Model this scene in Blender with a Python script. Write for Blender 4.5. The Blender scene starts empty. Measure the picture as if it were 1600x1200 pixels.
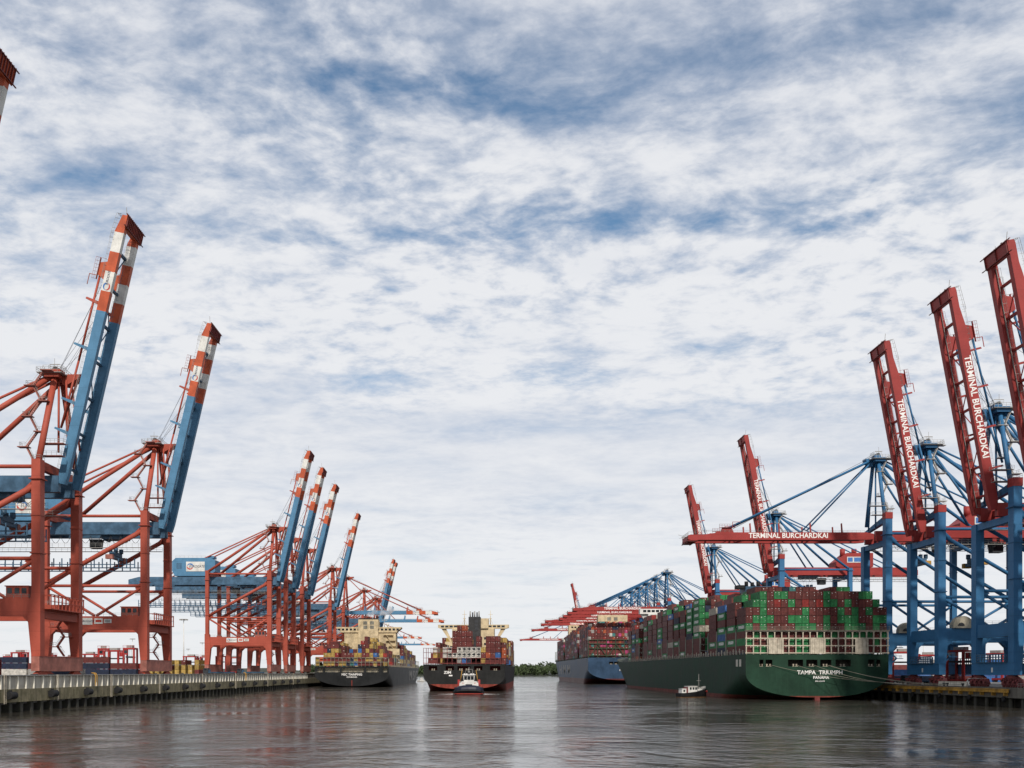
import bpy, math, random
from mathutils import Vector, Matrix
random.seed(7)
R = math.radians
SC = bpy.context.scene
COL = SC.collection

# ------------------------------------------------------------------ camera
F, PX, PY, CAMZ = 1500.0, 752.0, 1050.0, 10.0      # focal length and vanishing point in photo pixels, eye height
cam = bpy.data.cameras.new('camera')
cam.sensor_width = 36.0
cam.lens = 36.0 * F / 1600.0
cam.shift_x = (800.0 - PX) / 1600.0
cam.shift_y = (PY - 600.0) / 1600.0
cam.clip_start = 0.5
cam.clip_end = 60000.0
camo = bpy.data.objects.new('camera', cam)
COL.objects.link(camo)
camo.location = (0, 0, CAMZ)
camo.rotation_euler = (R(90), 0, 0)
SC.camera = camo

# ------------------------------------------------------------------ sky and sun
SUN_EL, SUN_AZ = 42.0, 171.0                        # azimuth clockwise from +Y: behind the camera, slightly right
world = bpy.data.worlds.new('World')
SC.world = world
world.use_nodes = True


def N(t, kind, **kw):
    n = t.nodes.new(kind)
    for k, v in kw.items():
        if k.startswith('i_'):
            n.inputs[k[2:].replace('_', ' ')].default_value = v
        else:
            setattr(n, k, v)
    return n


def link(t, a, b):
    t.links.new(a, b)


def mth(t, op, a, b=None, c=None, clamp=False):
    n = t.nodes.new('ShaderNodeMath')
    n.operation = op
    n.use_clamp = clamp
    for i, v in enumerate((a, b, c)):
        if v is None:
            continue
        if isinstance(v, (int, float)):
            n.inputs[i].default_value = v
        else:
            t.links.new(v, n.inputs[i])
    return n.outputs[0]


def mix(t, f, a, b, mode='MIX'):
    n = t.nodes.new('ShaderNodeMix')
    n.data_type = 'RGBA'
    n.blend_type = mode
    for s, v in ((n.inputs[0], f), (n.inputs[6], a), (n.inputs[7], b)):
        if isinstance(v, (int, float)):
            s.default_value = v
        elif isinstance(v, tuple):
            s.default_value = v if len(v) == 4 else (*v, 1)
        else:
            t.links.new(v, s)
    return n.outputs[2]


def ramp(t, v, lo, hi, smooth=True):
    n = t.nodes.new('ShaderNodeMapRange')
    n.interpolation_type = 'SMOOTHSTEP' if smooth else 'LINEAR'
    n.inputs[1].default_value = lo
    n.inputs[2].default_value = hi
    t.links.new(v, n.inputs[0])
    return n.outputs[0]


def noise(t, vec, scale, detail=4, rough=0.55, dist=0.0, lac=2.0):
    n = t.nodes.new('ShaderNodeTexNoise')
    n.inputs['Scale'].default_value = scale
    n.inputs['Detail'].default_value = detail
    n.inputs['Roughness'].default_value = rough
    n.inputs['Distortion'].default_value = dist
    n.inputs['Lacunarity'].default_value = lac
    if vec is not None:
        t.links.new(vec, n.inputs['Vector'])
    return n.outputs[0]


def mapping(t, vec, loc=(0, 0, 0), rot=(0, 0, 0), scale=(1, 1, 1)):
    n = t.nodes.new('ShaderNodeMapping')
    n.inputs[1].default_value = loc
    n.inputs[2].default_value = rot
    n.inputs[3].default_value = scale
    t.links.new(vec, n.inputs[0])
    return n.outputs[0]


ZE, WA = 0.13, 0.10                               # flattening towards the horizon, warp


def build_sky():
    t = world.node_tree
    t.nodes.clear()
    out = N(t, 'ShaderNodeOutputWorld')
    bg = N(t, 'ShaderNodeBackground')
    bg.inputs[1].default_value = 0.1
    link(t, bg.outputs[0], out.inputs[0])
    sky = N(t, 'ShaderNodeTexSky')
    sky.sky_type = 'NISHITA'
    sky.sun_disc = False
    sky.sun_elevation = R(SUN_EL)
    sky.sun_rotation = R(SUN_AZ)
    sky.air_density = 1.0
    sky.dust_density = 0.6
    sky.ozone_density = 1.0
    tc = N(t, 'ShaderNodeTexCoord')
    sep = N(t, 'ShaderNodeSeparateXYZ')
    link(t, tc.outputs['Generated'], sep.inputs[0])
    zc = mth(t, 'ADD', mth(t, 'MAXIMUM', sep.outputs[2], 0.0), ZE)
    px = mth(t, 'DIVIDE', sep.outputs[0], zc)
    py = mth(t, 'DIVIDE', sep.outputs[1], zc)
    comb = N(t, 'ShaderNodeCombineXYZ')
    link(t, px, comb.inputs[0])
    link(t, py, comb.inputs[1])
    P = comb.outputs[0]
    warp = t.nodes.new('ShaderNodeTexNoise')
    warp.inputs['Scale'].default_value = 3.0
    warp.inputs['Detail'].default_value = 3
    link(t, P, warp.inputs['Vector'])
    vm = t.nodes.new('ShaderNodeVectorMath')
    vm.operation = 'MULTIPLY_ADD'
    link(t, warp.outputs['Color'], vm.inputs[0])
    vm.inputs[1].default_value = (WA, WA, 0)
    link(t, P, vm.inputs[2])
    W = vm.outputs[0]
    # broad cover, two sizes of cloudlets, fine fleece
    broad = noise(t, mapping(t, W, loc=(3.1, 0.7, 0), rot=(0, 0, R(14)), scale=(0.7, 1.2, 1)), 1.6, 3, 0.5)
    big_c = noise(t, mapping(t, W, loc=(5.3, 2.2, 0), rot=(0, 0, R(8)), scale=(0.9, 1.2, 1)), 6.5, 5.0, 0.52)
    sml_c = noise(t, mapping(t, W, loc=(1.3, 4.2, 0), rot=(0, 0, R(-12)), scale=(1.0, 1.1, 1)), 13.5, 5.0, 0.52)
    sel = ramp(t, noise(t, mapping(t, W, loc=(8, 3, 0)), 1.3, 2, 0.5), 0.36, 0.62)
    cells = mth(t, 'ADD', mth(t, 'MULTIPLY', big_c, mth(t, 'SUBTRACT', 1.0, sel)), mth(t, 'MULTIPLY', sml_c, sel))
    fine = noise(t, mapping(t, W, loc=(7.7, 1.2, 0), rot=(0, 0, R(30)), scale=(1.0, 1.3, 1)), 34.0, 5, 0.62)
    wisp = noise(t, mapping(t, W, loc=(2.2, 6.1, 0), rot=(0, 0, R(24)), scale=(0.7, 1.7, 1)), 2.4, 5, 0.52, 0.2)

    def spot(x, y, rx, ry, rot=0.0):
        d = Vector((x - PX, F, PY - y)).normalized()
        c = Vector((d.x / (d.z + ZE), d.y / (d.z + ZE)))
        n = t.nodes.new('ShaderNodeVectorMath'); n.operation = 'SUBTRACT'
        link(t, W, n.inputs[0]); n.inputs[1].default_value = (c.x + WA / 2, c.y + WA / 2, 0)
        e = Vector((x + rx - PX, F, PY - y)).normalized()
        g = Vector((x - PX, F, PY - y + ry)).normalized()
        sx = abs(e.x / (e.z + ZE) - c.x)
        sy = abs(g.y / (g.z + ZE) - c.y)
        m2 = mapping(t, n.outputs[0], rot=(0, 0, rot), scale=(1 / sx, 1 / sy, 0))
        ln = t.nodes.new('ShaderNodeVectorMath'); ln.operation = 'LENGTH'
        link(t, m2, ln.inputs[0])
        return ramp(t, ln.outputs['Value'], 1.0, 0.0)
    gaps = None
    for a in ((470, 150, 380, 150, 0), (800, 130, 300, 120, 0), (980, 350, 420, 42, 0), (640, 372, 330, 26, 0), (1270, 345, 280, 60, 0), (600, 592, 130, 40, 0),
              (860, 590, 200, 40, 0), (1120, 545, 190, 40, 0), (745, 515, 60, 25, 0), (40, 480, 150, 40, 0)):
        s = spot(*a)
        gaps = s if gaps is None else mth(t, 'MAXIMUM', gaps, s)
    # how closed the layer is at each height: thin high veil, a band of puffs, a bright bank, then a smooth sheet to the horizon
    zz = mth(t, 'ADD', sep.outputs[2], mth(t, 'MULTIPLY', mth(t, 'SUBTRACT', broad, 0.5), 0.22))

    def curve(vals):
        n = t.nodes.new('ShaderNodeValToRGB')
        e = n.color_ramp.elements
        e[0].position, e[1].position = vals[0][0], vals[-1][0]
        for q in vals[1:-1]:
            e.new(q[0])
        for el, q in zip(sorted(e, key=lambda k: k.position), vals):
            el.color = (q[1], q[1], q[1], 1)
        link(t, zz, n.inputs[0])
        return n.outputs[0]
    base = curve([(0.0, 0.96), (0.18, 0.94), (0.27, 0.84), (0.31, 0.95), (0.39, 0.92), (0.425, 0.66), (0.47, 0.78), (0.53, 0.66), (0.60, 0.70), (1.0, 0.72)])
    tex = curve([(0.0, 0.0), (0.22, 0.08), (0.285, 0.6), (0.33, 1.0), (0.50, 0.95), (0.60, 0.65), (1.0, 0.65)])
    puff = mth(t, 'ADD', mth(t, 'MULTIPLY', mth(t, 'SUBTRACT', cells, 0.5), 1.6), mth(t, 'MULTIPLY', mth(t, 'SUBTRACT', fine, 0.5), 0.52))
    cover = mth(t, 'MULTIPLY_ADD', puff, tex, base)
    cover = mth(t, 'ADD', cover, mth(t, 'MULTIPLY', mth(t, 'SUBTRACT', wisp, 0.5), 0.6))
    cover = mth(t, 'SUBTRACT', cover, mth(t, 'MULTIPLY', gaps, 0.30))
    dens = ramp(t, cover, 0.06, 0.98)
    dens = mth(t, 'MULTIPLY', dens, 0.97)
    lit = ramp(t, mth(t, 'MULTIPLY_ADD', puff, 0.55, cover), 0.35, 1.2)
    glow = curve([(0.0, 1.1), (0.10, 1.0), (0.19, 0.55), (0.26, 0.38), (0.30, 0.85), (0.40, 0.80), (0.48, 0.50), (0.58, 0.22), (1.0, 0.22)])
    lit = mth(t, 'MULTIPLY_ADD', lit, 0.62, mth(t, 'MULTIPLY', glow, 0.5), clamp=True)
    lit = mth(t, 'ADD', lit, mth(t, 'MULTIPLY', mth(t, 'SUBTRACT', wisp, 0.5), 0.5), clamp=True)
    c = mix(t, lit, (5.2, 5.7, 6.8), (8.4, 8.5, 8.75))
    blue = mix(t, 1.0, sky.outputs[0], (0.84, 1.12, 1.20), 'MULTIPLY')
    fin = mix(t, dens, blue, c)
    link(t, fin, bg.inputs[0])


build_sky()
sun = bpy.data.lights.new('sun', 'SUN')
sun.energy = 4.0
sun.angle = R(3)
sun.color = (1.0, 0.93, 0.84)
suno = bpy.data.objects.new('sun', sun)
COL.objects.link(suno)
sd = Vector((math.sin(R(SUN_AZ)) * math.cos(R(SUN_EL)), math.cos(R(SUN_AZ)) * math.cos(R(SUN_EL)), math.sin(R(SUN_EL))))
suno.rotation_euler = sd.to_track_quat('Z', 'Y').to_euler()
suno.location = sd * 200
vs = SC.view_settings
vs.view_transform = 'Standard'
vs.look = 'None'
vs.exposure = 0.0
vs.gamma = 1.0
vs.use_curve_mapping = False
SC.cycles.use_denoising = True
SC.cycles.max_bounces = 6
SC.cycles.volume_bounces = 1
SC.render.resolution_x, SC.render.resolution_y = 1024, 768

# ------------------------------------------------------------------ helpers


JOINED = {'deck_posts', 'lashing_bridge', 'girder_ties', 'boom_ties', 'cell_guides', 'railing', 'handrail', 'hoist_rope', 'festoon_cable', 'searchlights',
          'crane_rails', 'buffer_grating', 'louvre', 'maintenance_cage', 'fairlead'}      # pieces too small to tell apart in the photograph


class MB:
    """Collects boxes, beams and tubes; build() links them as one mesh object."""

    def __init__(s):
        s.v, s.f, s.sm = [], [], []

    def add(s, vs_, fs, smooth=False):
        b = len(s.v)
        s.v += [tuple(v) for v in vs_]
        s.f += [tuple(i + b for i in f) for f in fs]
        s.sm += [smooth] * len(fs)
        return s

    def box(s, x0, x1, y0, y1, z0, z1):
        return s.add([(x0, y0, z0), (x1, y0, z0), (x1, y1, z0), (x0, y1, z0), (x0, y0, z1), (x1, y0, z1), (x1, y1, z1), (x0, y1, z1)],
                     [(0, 3, 2, 1), (4, 5, 6, 7), (0, 1, 5, 4), (1, 2, 6, 5), (2, 3, 7, 6), (3, 0, 4, 7)])

    def hexa(s, lo, hi):
        """lo, hi: four corners each, counter-clockwise seen from above."""
        return s.add(list(lo) + list(hi), [(0, 3, 2, 1), (4, 5, 6, 7), (0, 1, 5, 4), (1, 2, 6, 5), (2, 3, 7, 6), (3, 0, 4, 7)])

    def beam(s, p, q, w, h):
        p, q = Vector(p), Vector(q)
        d = (q - p).normalized()
        up = Vector((0, 0, 1)) if abs(d.z) < 0.95 else Vector((1, 0, 0))
        a = d.cross(up).normalized() * (w / 2)
        b = a.cross(d).normalized() * (h / 2)
        c = [(-a - b), (a - b), (a + b), (-a + b)]
        return s.add([p + k for k in c] + [q + k for k in c], [(0, 1, 2, 3), (7, 6, 5, 4), (0, 4, 5, 1), (1, 5, 6, 2), (2, 6, 7, 3), (3, 7, 4, 0)])

    def tube(s, p, q, r, n=8, r2=None, caps=True):
        p, q = Vector(p), Vector(q)
        r2 = r if r2 is None else r2
        d = (q - p).normalized()
        up = Vector((0, 0, 1)) if abs(d.z) < 0.95 else Vector((1, 0, 0))
        a = d.cross(up).normalized()
        b = a.cross(d).normalized()
        vs_ = []
        for c, rr in ((p, r), (q, r2)):
            for i in range(n):
                an = 2 * math.pi * i / n + math.pi / n
                vs_.append(c + a * math.cos(an) * rr + b * math.sin(an) * rr)
        s.add(vs_, [(i, i + n, (i + 1) % n + n, (i + 1) % n) for i in range(n)], n > 4)
        if caps:
            k = len(s.v) - 2 * n
            s.f += [tuple(k + i for i in range(n)), tuple(k + n + i for i in reversed(range(n)))]
            s.sm += [False, False]
        return s

    def poly(s, pts, r, n=4):
        for a, b in zip(pts[:-1], pts[1:]):
            s.tube(a, b, r, n, caps=False)
        return s

    def prism(s, pts, axis, a, b):
        """pts: polygon in the two other axes (order x,y,z without axis)."""
        def mk(u, v, w):
            return (w, u, v) if axis == 0 else (u, w, v) if axis == 1 else (u, v, w)
        n = len(pts)
        s.add([mk(u, v, a) for u, v in pts] + [mk(u, v, b) for u, v in pts],
              [tuple(range(n)), tuple(range(2 * n - 1, n - 1, -1))] + [(i, i + n, (i + 1) % n + n, (i + 1) % n) for i in range(n)])
        return s

    def rail(s, pts, h=1.1, step=2.0, r=0.035, drop=0.0):
        """handrail along a polyline: posts, top and middle rail"""
        for a, b in zip(pts[:-1], pts[1:]):
            a, b = Vector(a), Vector(b)
            up = Vector((0, 0, h))
            s.tube(a + up, b + up, r, 3, caps=False)
            s.tube(a + up * 0.55, b + up * 0.55, r * 0.8, 3, caps=False)
            k = max(1, int((b - a).length / step))
            for i in range(k + 1):
                c = a.lerp(b, i / k)
                s.tube(c, c + up, r, 3, caps=False)
        return s

    def lathe(s, c, prof, n=12, axis=2):
        vs_, fs = [], []
        for r, h in prof:
            for i in range(n):
                an = 2 * math.pi * i / n
                u, v = r * math.cos(an), r * math.sin(an)
                o = (u, v, h) if axis == 2 else (h, u, v) if axis == 0 else (v, h, u)
                vs_.append((c[0] + o[0], c[1] + o[1], c[2] + o[2]))
        m = len(prof)
        for j in range(m - 1):
            for i in range(n):
                fs.append((j * n + i, j * n + (i + 1) % n, (j + 1) * n + (i + 1) % n, (j + 1) * n + i))
        s.add(vs_, fs, True)
        k = len(s.v) - m * n
        s.f += [tuple(k + i for i in reversed(range(n))), tuple(k + (m - 1) * n + i for i in range(n))]
        s.sm += [False, False]
        return s

    def mesh(s, name, mat, off=(0, 0, 0)):
        me = bpy.data.meshes.new(name)
        me.from_pydata([(v[0] + off[0], v[1] + off[1], v[2] + off[2]) for v in s.v], [], s.f)
        me.polygons.foreach_set('use_smooth', s.sm)
        me.materials.append(mat)
        me.update()
        return me

    def build(s, name, mat, parent=None, off=(0, 0, 0), loc=(0, 0, 0), rot=(0, 0, 0)):
        o = bpy.data.objects.new(name, s.mesh(name, mat, off))
        COL.objects.link(o)
        o.location = loc
        o.rotation_euler = rot
        if parent:
            o.parent = parent
            if name in JOINED:
                o['kind'] = 'stuff'
        return o


def tag(o, label=None, cat=None, group=None, kind=None):
    if label:
        o['label'] = label
    if cat:
        o['category'] = cat
    if group:
        o['group'] = group
    if kind:
        o['kind'] = kind
    return o


def empty(name, loc=(0, 0, 0), rz=0.0, label=None, cat=None, group=None):
    o = bpy.data.objects.new(name, None)
    COL.objects.link(o)
    o.location = loc
    o.rotation_euler = (0, 0, rz)
    o.empty_display_size = 1
    return tag(o, label, cat, group)


def copy_tree(o, parent=None):
    c = o.copy()
    COL.objects.link(c)
    c.parent = parent
    for ch in o.children:
        copy_tree(ch, c)
    return c


def place(o, first, loc, rz, label, group=None):
    c = o if first else copy_tree(o)
    c.location = loc
    c.rotation_euler = (0, 0, rz)
    c['label'] = label
    if group:
        c['group'] = group
    return c


_txt = {}


def text_mesh(s_, size, mat, bold=0.0, shear=0.0, stretch=1.0, depth=0.015):
    key = (s_, size, mat.name, bold, shear, stretch)
    if key not in _txt:
        cu = bpy.data.curves.new('lettering', 'FONT')
        cu.body = s_
        cu.size = size
        cu.align_x = 'CENTER'
        cu.align_y = 'CENTER'
        cu.offset = bold
        cu.shear = shear
        cu.extrude = depth
        cu.resolution_u = 3
        o = bpy.data.objects.new('tmp', cu)
        COL.objects.link(o)
        dg = bpy.context.evaluated_depsgraph_get()
        me = bpy.data.meshes.new_from_object(o.evaluated_get(dg))
        me.name = 'lettering'
        bpy.data.objects.remove(o)
        bpy.data.curves.remove(cu)
        for v in me.vertices:
            v.co.x *= stretch
        me.materials.clear()
        me.materials.append(mat)
        _txt[key] = me
    return _txt[key]


def text(s_, size, mat, parent, loc, rot, **kw):
    o = bpy.data.objects.new('lettering', text_mesh(s_, size, mat, **kw))
    COL.objects.link(o)
    o.location = loc
    o.rotation_euler = rot
    o.parent = parent
    return o


FACE_S = (R(90), 0, 0)            # readable from -Y
FACE_N = (R(90), 0, R(180))       # readable from +Y
FACE_W = (R(90), 0, R(-90))       # readable from -X
FACE_E = (R(90), 0, R(90))        # readable from +X

# ------------------------------------------------------------------ materials


def newmat(name):
    m = bpy.data.materials.new(name)
    m.use_nodes = True
    t = m.node_tree
    b = t.nodes['Principled BSDF']
    return m, t, b


def paint(name, rgb, rough=0.5, wear=0.18, rust=0.0, scale=0.35, spec=0.4, streak=0.25, seam=0.0):
    """weathered paint: faded patches, vertical run-off streaks, grime, a little rust, weld seams"""
    m, t, b = newmat(name)
    v = N(t, 'ShaderNodeNewGeometry').outputs['Position']
    big = noise(t, v, scale, 5, 0.65)
    run = noise(t, mapping(t, v, scale=(1.7, 1.7, 0.07)), 1.2, 5, 0.65)
    dark = tuple(c * (1 - wear * 1.8) for c in rgb)
    fade = tuple(min(1, c * (1 + wear * 0.7) + wear * 0.06) for c in rgb)
    c = mix(t, ramp(t, big, 0.3, 0.72), dark, fade)
    c = mix(t, mth(t, 'MULTIPLY', ramp(t, run, 0.50, 0.74), streak), c, tuple(k * 0.40 + 0.012 for k in rgb))
    if rust > 0:
        rn = noise(t, mapping(t, v, scale=(1, 1, 0.35)), 0.9, 7, 0.7)
        c = mix(t, mth(t, 'MULTIPLY', ramp(t, rn, 0.62 - rust * 0.1, 0.74), 0.8), c, (0.13, 0.045, 0.02))
    if seam > 0:
        sep = N(t, 'ShaderNodeSeparateXYZ')
        link(t, v, sep.inputs[0])
        ln = mth(t, 'LESS_THAN', mth(t, 'FRACT', mth(t, 'DIVIDE', sep.outputs[2], 5.2)), 0.035)
        c = mix(t, mth(t, 'MULTIPLY', ln, seam), c, tuple(k * 0.35 for k in rgb))
    link(t, c, b.inputs['Base Color'])
    rr = mth(t, 'MULTIPLY_ADD', big, 0.3, rough - 0.1)
    link(t, rr, b.inputs['Roughness'])
    b.inputs['Specular IOR Level'].default_value = spec
    bm = N(t, 'ShaderNodeBump')
    bm.inputs['Strength'].default_value = 0.2
    bm.inputs['Distance'].default_value = 0.08
    link(t, noise(t, v, 0.8, 3, 0.5), bm.inputs['Height'])
    link(t, bm.outputs[0], b.inputs['Normal'])
    return m


def flat(name, rgb, rough=0.6, spec=0.3):
    m, t, b = newmat(name)
    tc = N(t, 'ShaderNodeTexCoord')
    n = noise(t, tc.outputs['Object'], 1.3, 4, 0.6)
    link(t, mix(t, ramp(t, n, 0.25, 0.75), tuple(c * 0.8 for c in rgb), tuple(min(1, c * 1.1) for c in rgb)), b.inputs['Base Color'])
    b.inputs['Roughness'].default_value = rough
    b.inputs['Specular IOR Level'].default_value = spec
    return m


def concrete(name, rgb, moss=0.0, scale=0.25):
    m, t, b = newmat(name)
    g = N(t, 'ShaderNodeNewGeometry')
    v = g.outputs['Position']
    a = noise(t, v, scale, 6, 0.65)
    run = noise(t, mapping(t, v, scale=(1, 1, 0.06)), 0.9, 5, 0.65)
    c = mix(t, ramp(t, a, 0.3, 0.7), tuple(k * 0.62 for k in rgb), tuple(min(1, k * 1.2) for k in rgb))
    c = mix(t, mth(t, 'MULTIPLY', ramp(t, run, 0.45, 0.75), 0.75), c, tuple(k * 0.30 for k in rgb))
    if moss:
        c = mix(t, mth(t, 'MULTIPLY', ramp(t, noise(t, v, 0.5, 6, 0.7), 0.40, 0.62), moss), c, (0.035, 0.038, 0.012))
    link(t, c, b.inputs['Base Color'])
    b.inputs['Roughness'].default_value = 0.9
    bm = N(t, 'ShaderNodeBump')
    bm.inputs['Strength'].default_value = 0.5
    bm.inputs['Distance'].default_value = 0.06
    link(t, noise(t, v, 2.2, 5, 0.6), bm.inputs['Height'])
    link(t, bm.outputs[0], b.inputs['Normal'])
    return m


M = {}
M['crane_red'] = paint('crane_red', (0.345, 0.064, 0.037), 0.55, 0.09, rust=0.12, streak=0.2, seam=0.25, spec=0.3, scale=0.12)
M['sill_red'] = paint('sill_red', (0.33, 0.115, 0.085), 0.6, 0.22, rust=0.4, streak=0.4)
M['girder_blue'] = paint('girder_blue', (0.040, 0.105, 0.18), 0.5, 0.22, streak=0.4)
M['crane_blue'] = paint('crane_blue', (0.070, 0.19, 0.315), 0.5, 0.08, streak=0.18, seam=0.2, spec=0.3)
M['crane_darkblue'] = paint('crane_darkblue', (0.04, 0.10, 0.17), 0.55, 0.2)
M['orange'] = paint('signal_orange', (0.46, 0.075, 0.018), 0.5, 0.15, streak=0.3)
M['white'] = paint('white_paint', (0.62, 0.61, 0.57), 0.5, 0.12, streak=0.3)
M['r_blue'] = paint('burchard_blue', (0.026, 0.125, 0.262), 0.5, 0.09, rust=0.05, streak=0.18, seam=0.25, spec=0.3, scale=0.12)
M['r_red'] = paint('burchard_red', (0.285, 0.028, 0.024), 0.5, 0.1, rust=0.05, streak=0.2, seam=0.2, spec=0.3, scale=0.12)
M['r_bogie'] = paint('bogie_maroon', (0.17, 0.025, 0.025), 0.6, 0.3, rust=0.2)
M['letter'] = flat('white_lettering', (0.78, 0.76, 0.73), 0.6)
M['letter_dark'] = flat('slate_lettering', (0.05, 0.06, 0.09), 0.6)
M['logo_red'] = flat('logo_red', (0.45, 0.05, 0.03), 0.6)
M['logo_blue'] = flat('logo_blue', (0.05, 0.16, 0.40), 0.6)
M['galv'] = flat('galvanised_steel', (0.30, 0.29, 0.27), 0.6)
M['dark'] = flat('dark_steel', (0.035, 0.037, 0.042), 0.6)
M['black'] = flat('black_rubber', (0.012, 0.012, 0.013), 0.7)
M['rope'] = flat('wire_rope', (0.10, 0.105, 0.12), 0.6)
M['beige_reel'] = paint('reel_beige', (0.42, 0.38, 0.29), 0.6, 0.2)
M['yellow'] = paint('yellow_paint', (0.42, 0.22, 0.022), 0.6, 0.3, rust=0.4, streak=0.5)
M['straddle_red'] = paint('straddle_red', (0.34, 0.022, 0.02), 0.5, 0.15)
M['cream'] = paint('ship_cream', (0.56, 0.45, 0.28), 0.55, 0.14, rust=0.15, streak=0.3)
M['cream_rusty'] = paint('ship_cream_rusty', (0.54, 0.43, 0.26), 0.6, 0.2, rust=0.65, streak=0.5)
M['lash_beige'] = paint('lashing_beige', (0.50, 0.44, 0.34), 0.6, 0.25, rust=0.5, streak=0.5)
M['lash_red'] = paint('lashing_red', (0.17, 0.025, 0.022), 0.6, 0.25)
M['lash_green'] = paint('lashing_green', (0.028, 0.055, 0.022), 0.6, 0.25)
M['lash_grey'] = paint('lashing_grey', (0.22, 0.21, 0.17), 0.6, 0.25, rust=0.4)
M['ship_white'] = paint('ship_white', (0.62, 0.61, 0.58), 0.5, 0.1, rust=0.1)
M['ship_black'] = paint('ship_black', (0.02, 0.02, 0.021), 0.5, 0.2)
M['interior'] = flat('mooring_deck', (0.05, 0.045, 0.035), 0.8)
M['interior_pale'] = flat('mooring_deck_pale', (0.55, 0.52, 0.44), 0.8)
M['interior_red'] = flat('mooring_deck_red', (0.10, 0.015, 0.012), 0.8)
M['hawser'] = flat('hawser', (0.24, 0.22, 0.17), 0.9)
M['deck_green'] = flat('ship_deck', (0.06, 0.07, 0.055), 0.8)
M['quay_pale'] = concrete('quay_pale', (0.52, 0.48, 0.40), moss=0.12)
M['post_pale'] = flat('post_pale', (0.74, 0.70, 0.60), 0.8)
M['quay_moss'] = concrete('quay_moss', (0.26, 0.22, 0.13), moss=0.6)
M['quay_dark'] = concrete('quay_dark', (0.05, 0.045, 0.038), moss=0.4)
M['quay_deck'] = concrete('quay_deck', (0.16, 0.155, 0.15), scale=0.05)
M['quay_grey'] = concrete('quay_grey', (0.15, 0.135, 0.115), moss=0.3)

gm, gt, gb = newmat('window_glass')
gb.inputs['Base Color'].default_value = (0.015, 0.02, 0.025, 1)
gb.inputs['Roughness'].default_value = 0.08
M['glass'] = gm


def container_mat(name, attr):
    m, t, b = newmat(name)
    if attr:
        a = N(t, 'ShaderNodeAttribute')
        a.attribute_name = 'paint'
        base = a.outputs['Color']
        v = N(t, 'ShaderNodeNewGeometry').outputs['Position']
    else:
        oi = N(t, 'ShaderNodeObjectInfo')
        base = oi.outputs['Color']
        tc = N(t, 'ShaderNodeTexCoord')
        ad = t.nodes.new('ShaderNodeVectorMath')
        link(t, tc.outputs['Object'], ad.inputs[0])
        cx = N(t, 'ShaderNodeCombineXYZ')
        rv = mth(t, 'MULTIPLY', oi.outputs['Random'], 90)
        link(t, rv, cx.inputs[0])
        link(t, rv, cx.inputs[1])
        link(t, cx.outputs[0], ad.inputs[1])
        v = ad.outputs[0]
    a1 = noise(t, v, 0.7, 5, 0.65)
    run = noise(t, mapping(t, v, scale=(2.2, 2.2, 0.15)), 1.1, 4, 0.6)
    c = mix(t, ramp(t, a1, 0.32, 0.72), mix(t, 1.0, base, (0.62, 0.62, 0.62), 'MULTIPLY'), mix(t, 1.0, base, (1.12, 1.1, 1.1), 'MULTIPLY'))
    c = mix(t, mth(t, 'MULTIPLY', ramp(t, run, 0.55, 0.75), 0.35), c, (0.07, 0.04, 0.025))
    link(t, c, b.inputs['Base Color'])
    b.inputs['Roughness'].default_value = 0.6
    b.inputs['Specular IOR Level'].default_value = 0.3
    return m


M['container'] = container_mat('container_paint', False)
M['container_far'] = container_mat('container_paint_far', True)
CC = {'green': (0.026, 0.19, 0.062), 'brown': (0.125, 0.031, 0.027), 'red': (0.25, 0.027, 0.022), 'blue': (0.035, 0.12, 0.32),
      'navy': (0.014, 0.022, 0.048), 'grey': (0.30, 0.29, 0.27), 'beige': (0.40, 0.36, 0.29), 'orange': (0.34, 0.075, 0.03),
      'yellow': (0.38, 0.255, 0.07), 'white': (0.52, 0.50, 0.45), 'teal': (0.05, 0.20, 0.19), 'magenta': (0.42, 0.05, 0.16),
      'maroon': (0.135, 0.03, 0.027)}
# ------------------------------------------------------------------ water, quays, far shore
LX, RX = -115.7, 149.0            # quay edges
LD, RD = 8.6, 5.5                 # deck heights above the water


def water_mat():
    m, t, b = newmat('harbour_water')
    v = N(t, 'ShaderNodeNewGeometry').outputs['Position']
    patch = ramp(t, noise(t, mapping(t, v, scale=(0.022, 0.026, 1), rot=(0, 0, R(12))), 1.0, 5, 0.62, 0.8), 0.38, 0.62)
    streak = ramp(t, noise(t, mapping(t, v, scale=(0.07, 0.10, 1), rot=(0, 0, R(-6))), 1.0, 4, 0.6, 0.8), 0.38, 0.66)
    w1 = noise(t, mapping(t, v, scale=(0.20, 0.25, 1), rot=(0, 0, R(9))), 1.0, 3, 0.55)
    w2 = noise(t, mapping(t, v, scale=(0.65, 0.80, 1), rot=(0, 0, R(-14))), 1.0, 4, 0.6)
    w3 = noise(t, mapping(t, v, scale=(1.8, 2.1, 1), rot=(0, 0, R(-25))), 1.0, 3, 0.6)
    amp = mth(t, 'MULTIPLY_ADD', patch, 0.70, 0.12)
    amp = mth(t, 'MULTIPLY', amp, mth(t, 'MULTIPLY_ADD', streak, 0.75, 0.35))
    h = mth(t, 'ADD', mth(t, 'MULTIPLY', w2, 0.30), mth(t, 'MULTIPLY', w3, 0.11))
    h = mth(t, 'ADD', h, mth(t, 'MULTIPLY', w1, 0.6))
    h = mth(t, 'MULTIPLY', h, amp)
    bm = N(t, 'ShaderNodeBump')
    bm.inputs['Strength'].default_value = 0.9
    bm.inputs['Distance'].default_value = 1.0
    link(t, h, bm.inputs['Height'])
    link(t, bm.outputs[0], b.inputs['Normal'])
    b.inputs['Base Color'].default_value = (0.042, 0.038, 0.031, 1)
    b.inputs['Roughness'].default_value = 0.09
    b.inputs['IOR'].default_value = 1.33
    b.inputs['Specular IOR Level'].default_value = 0.5
    return m


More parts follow.
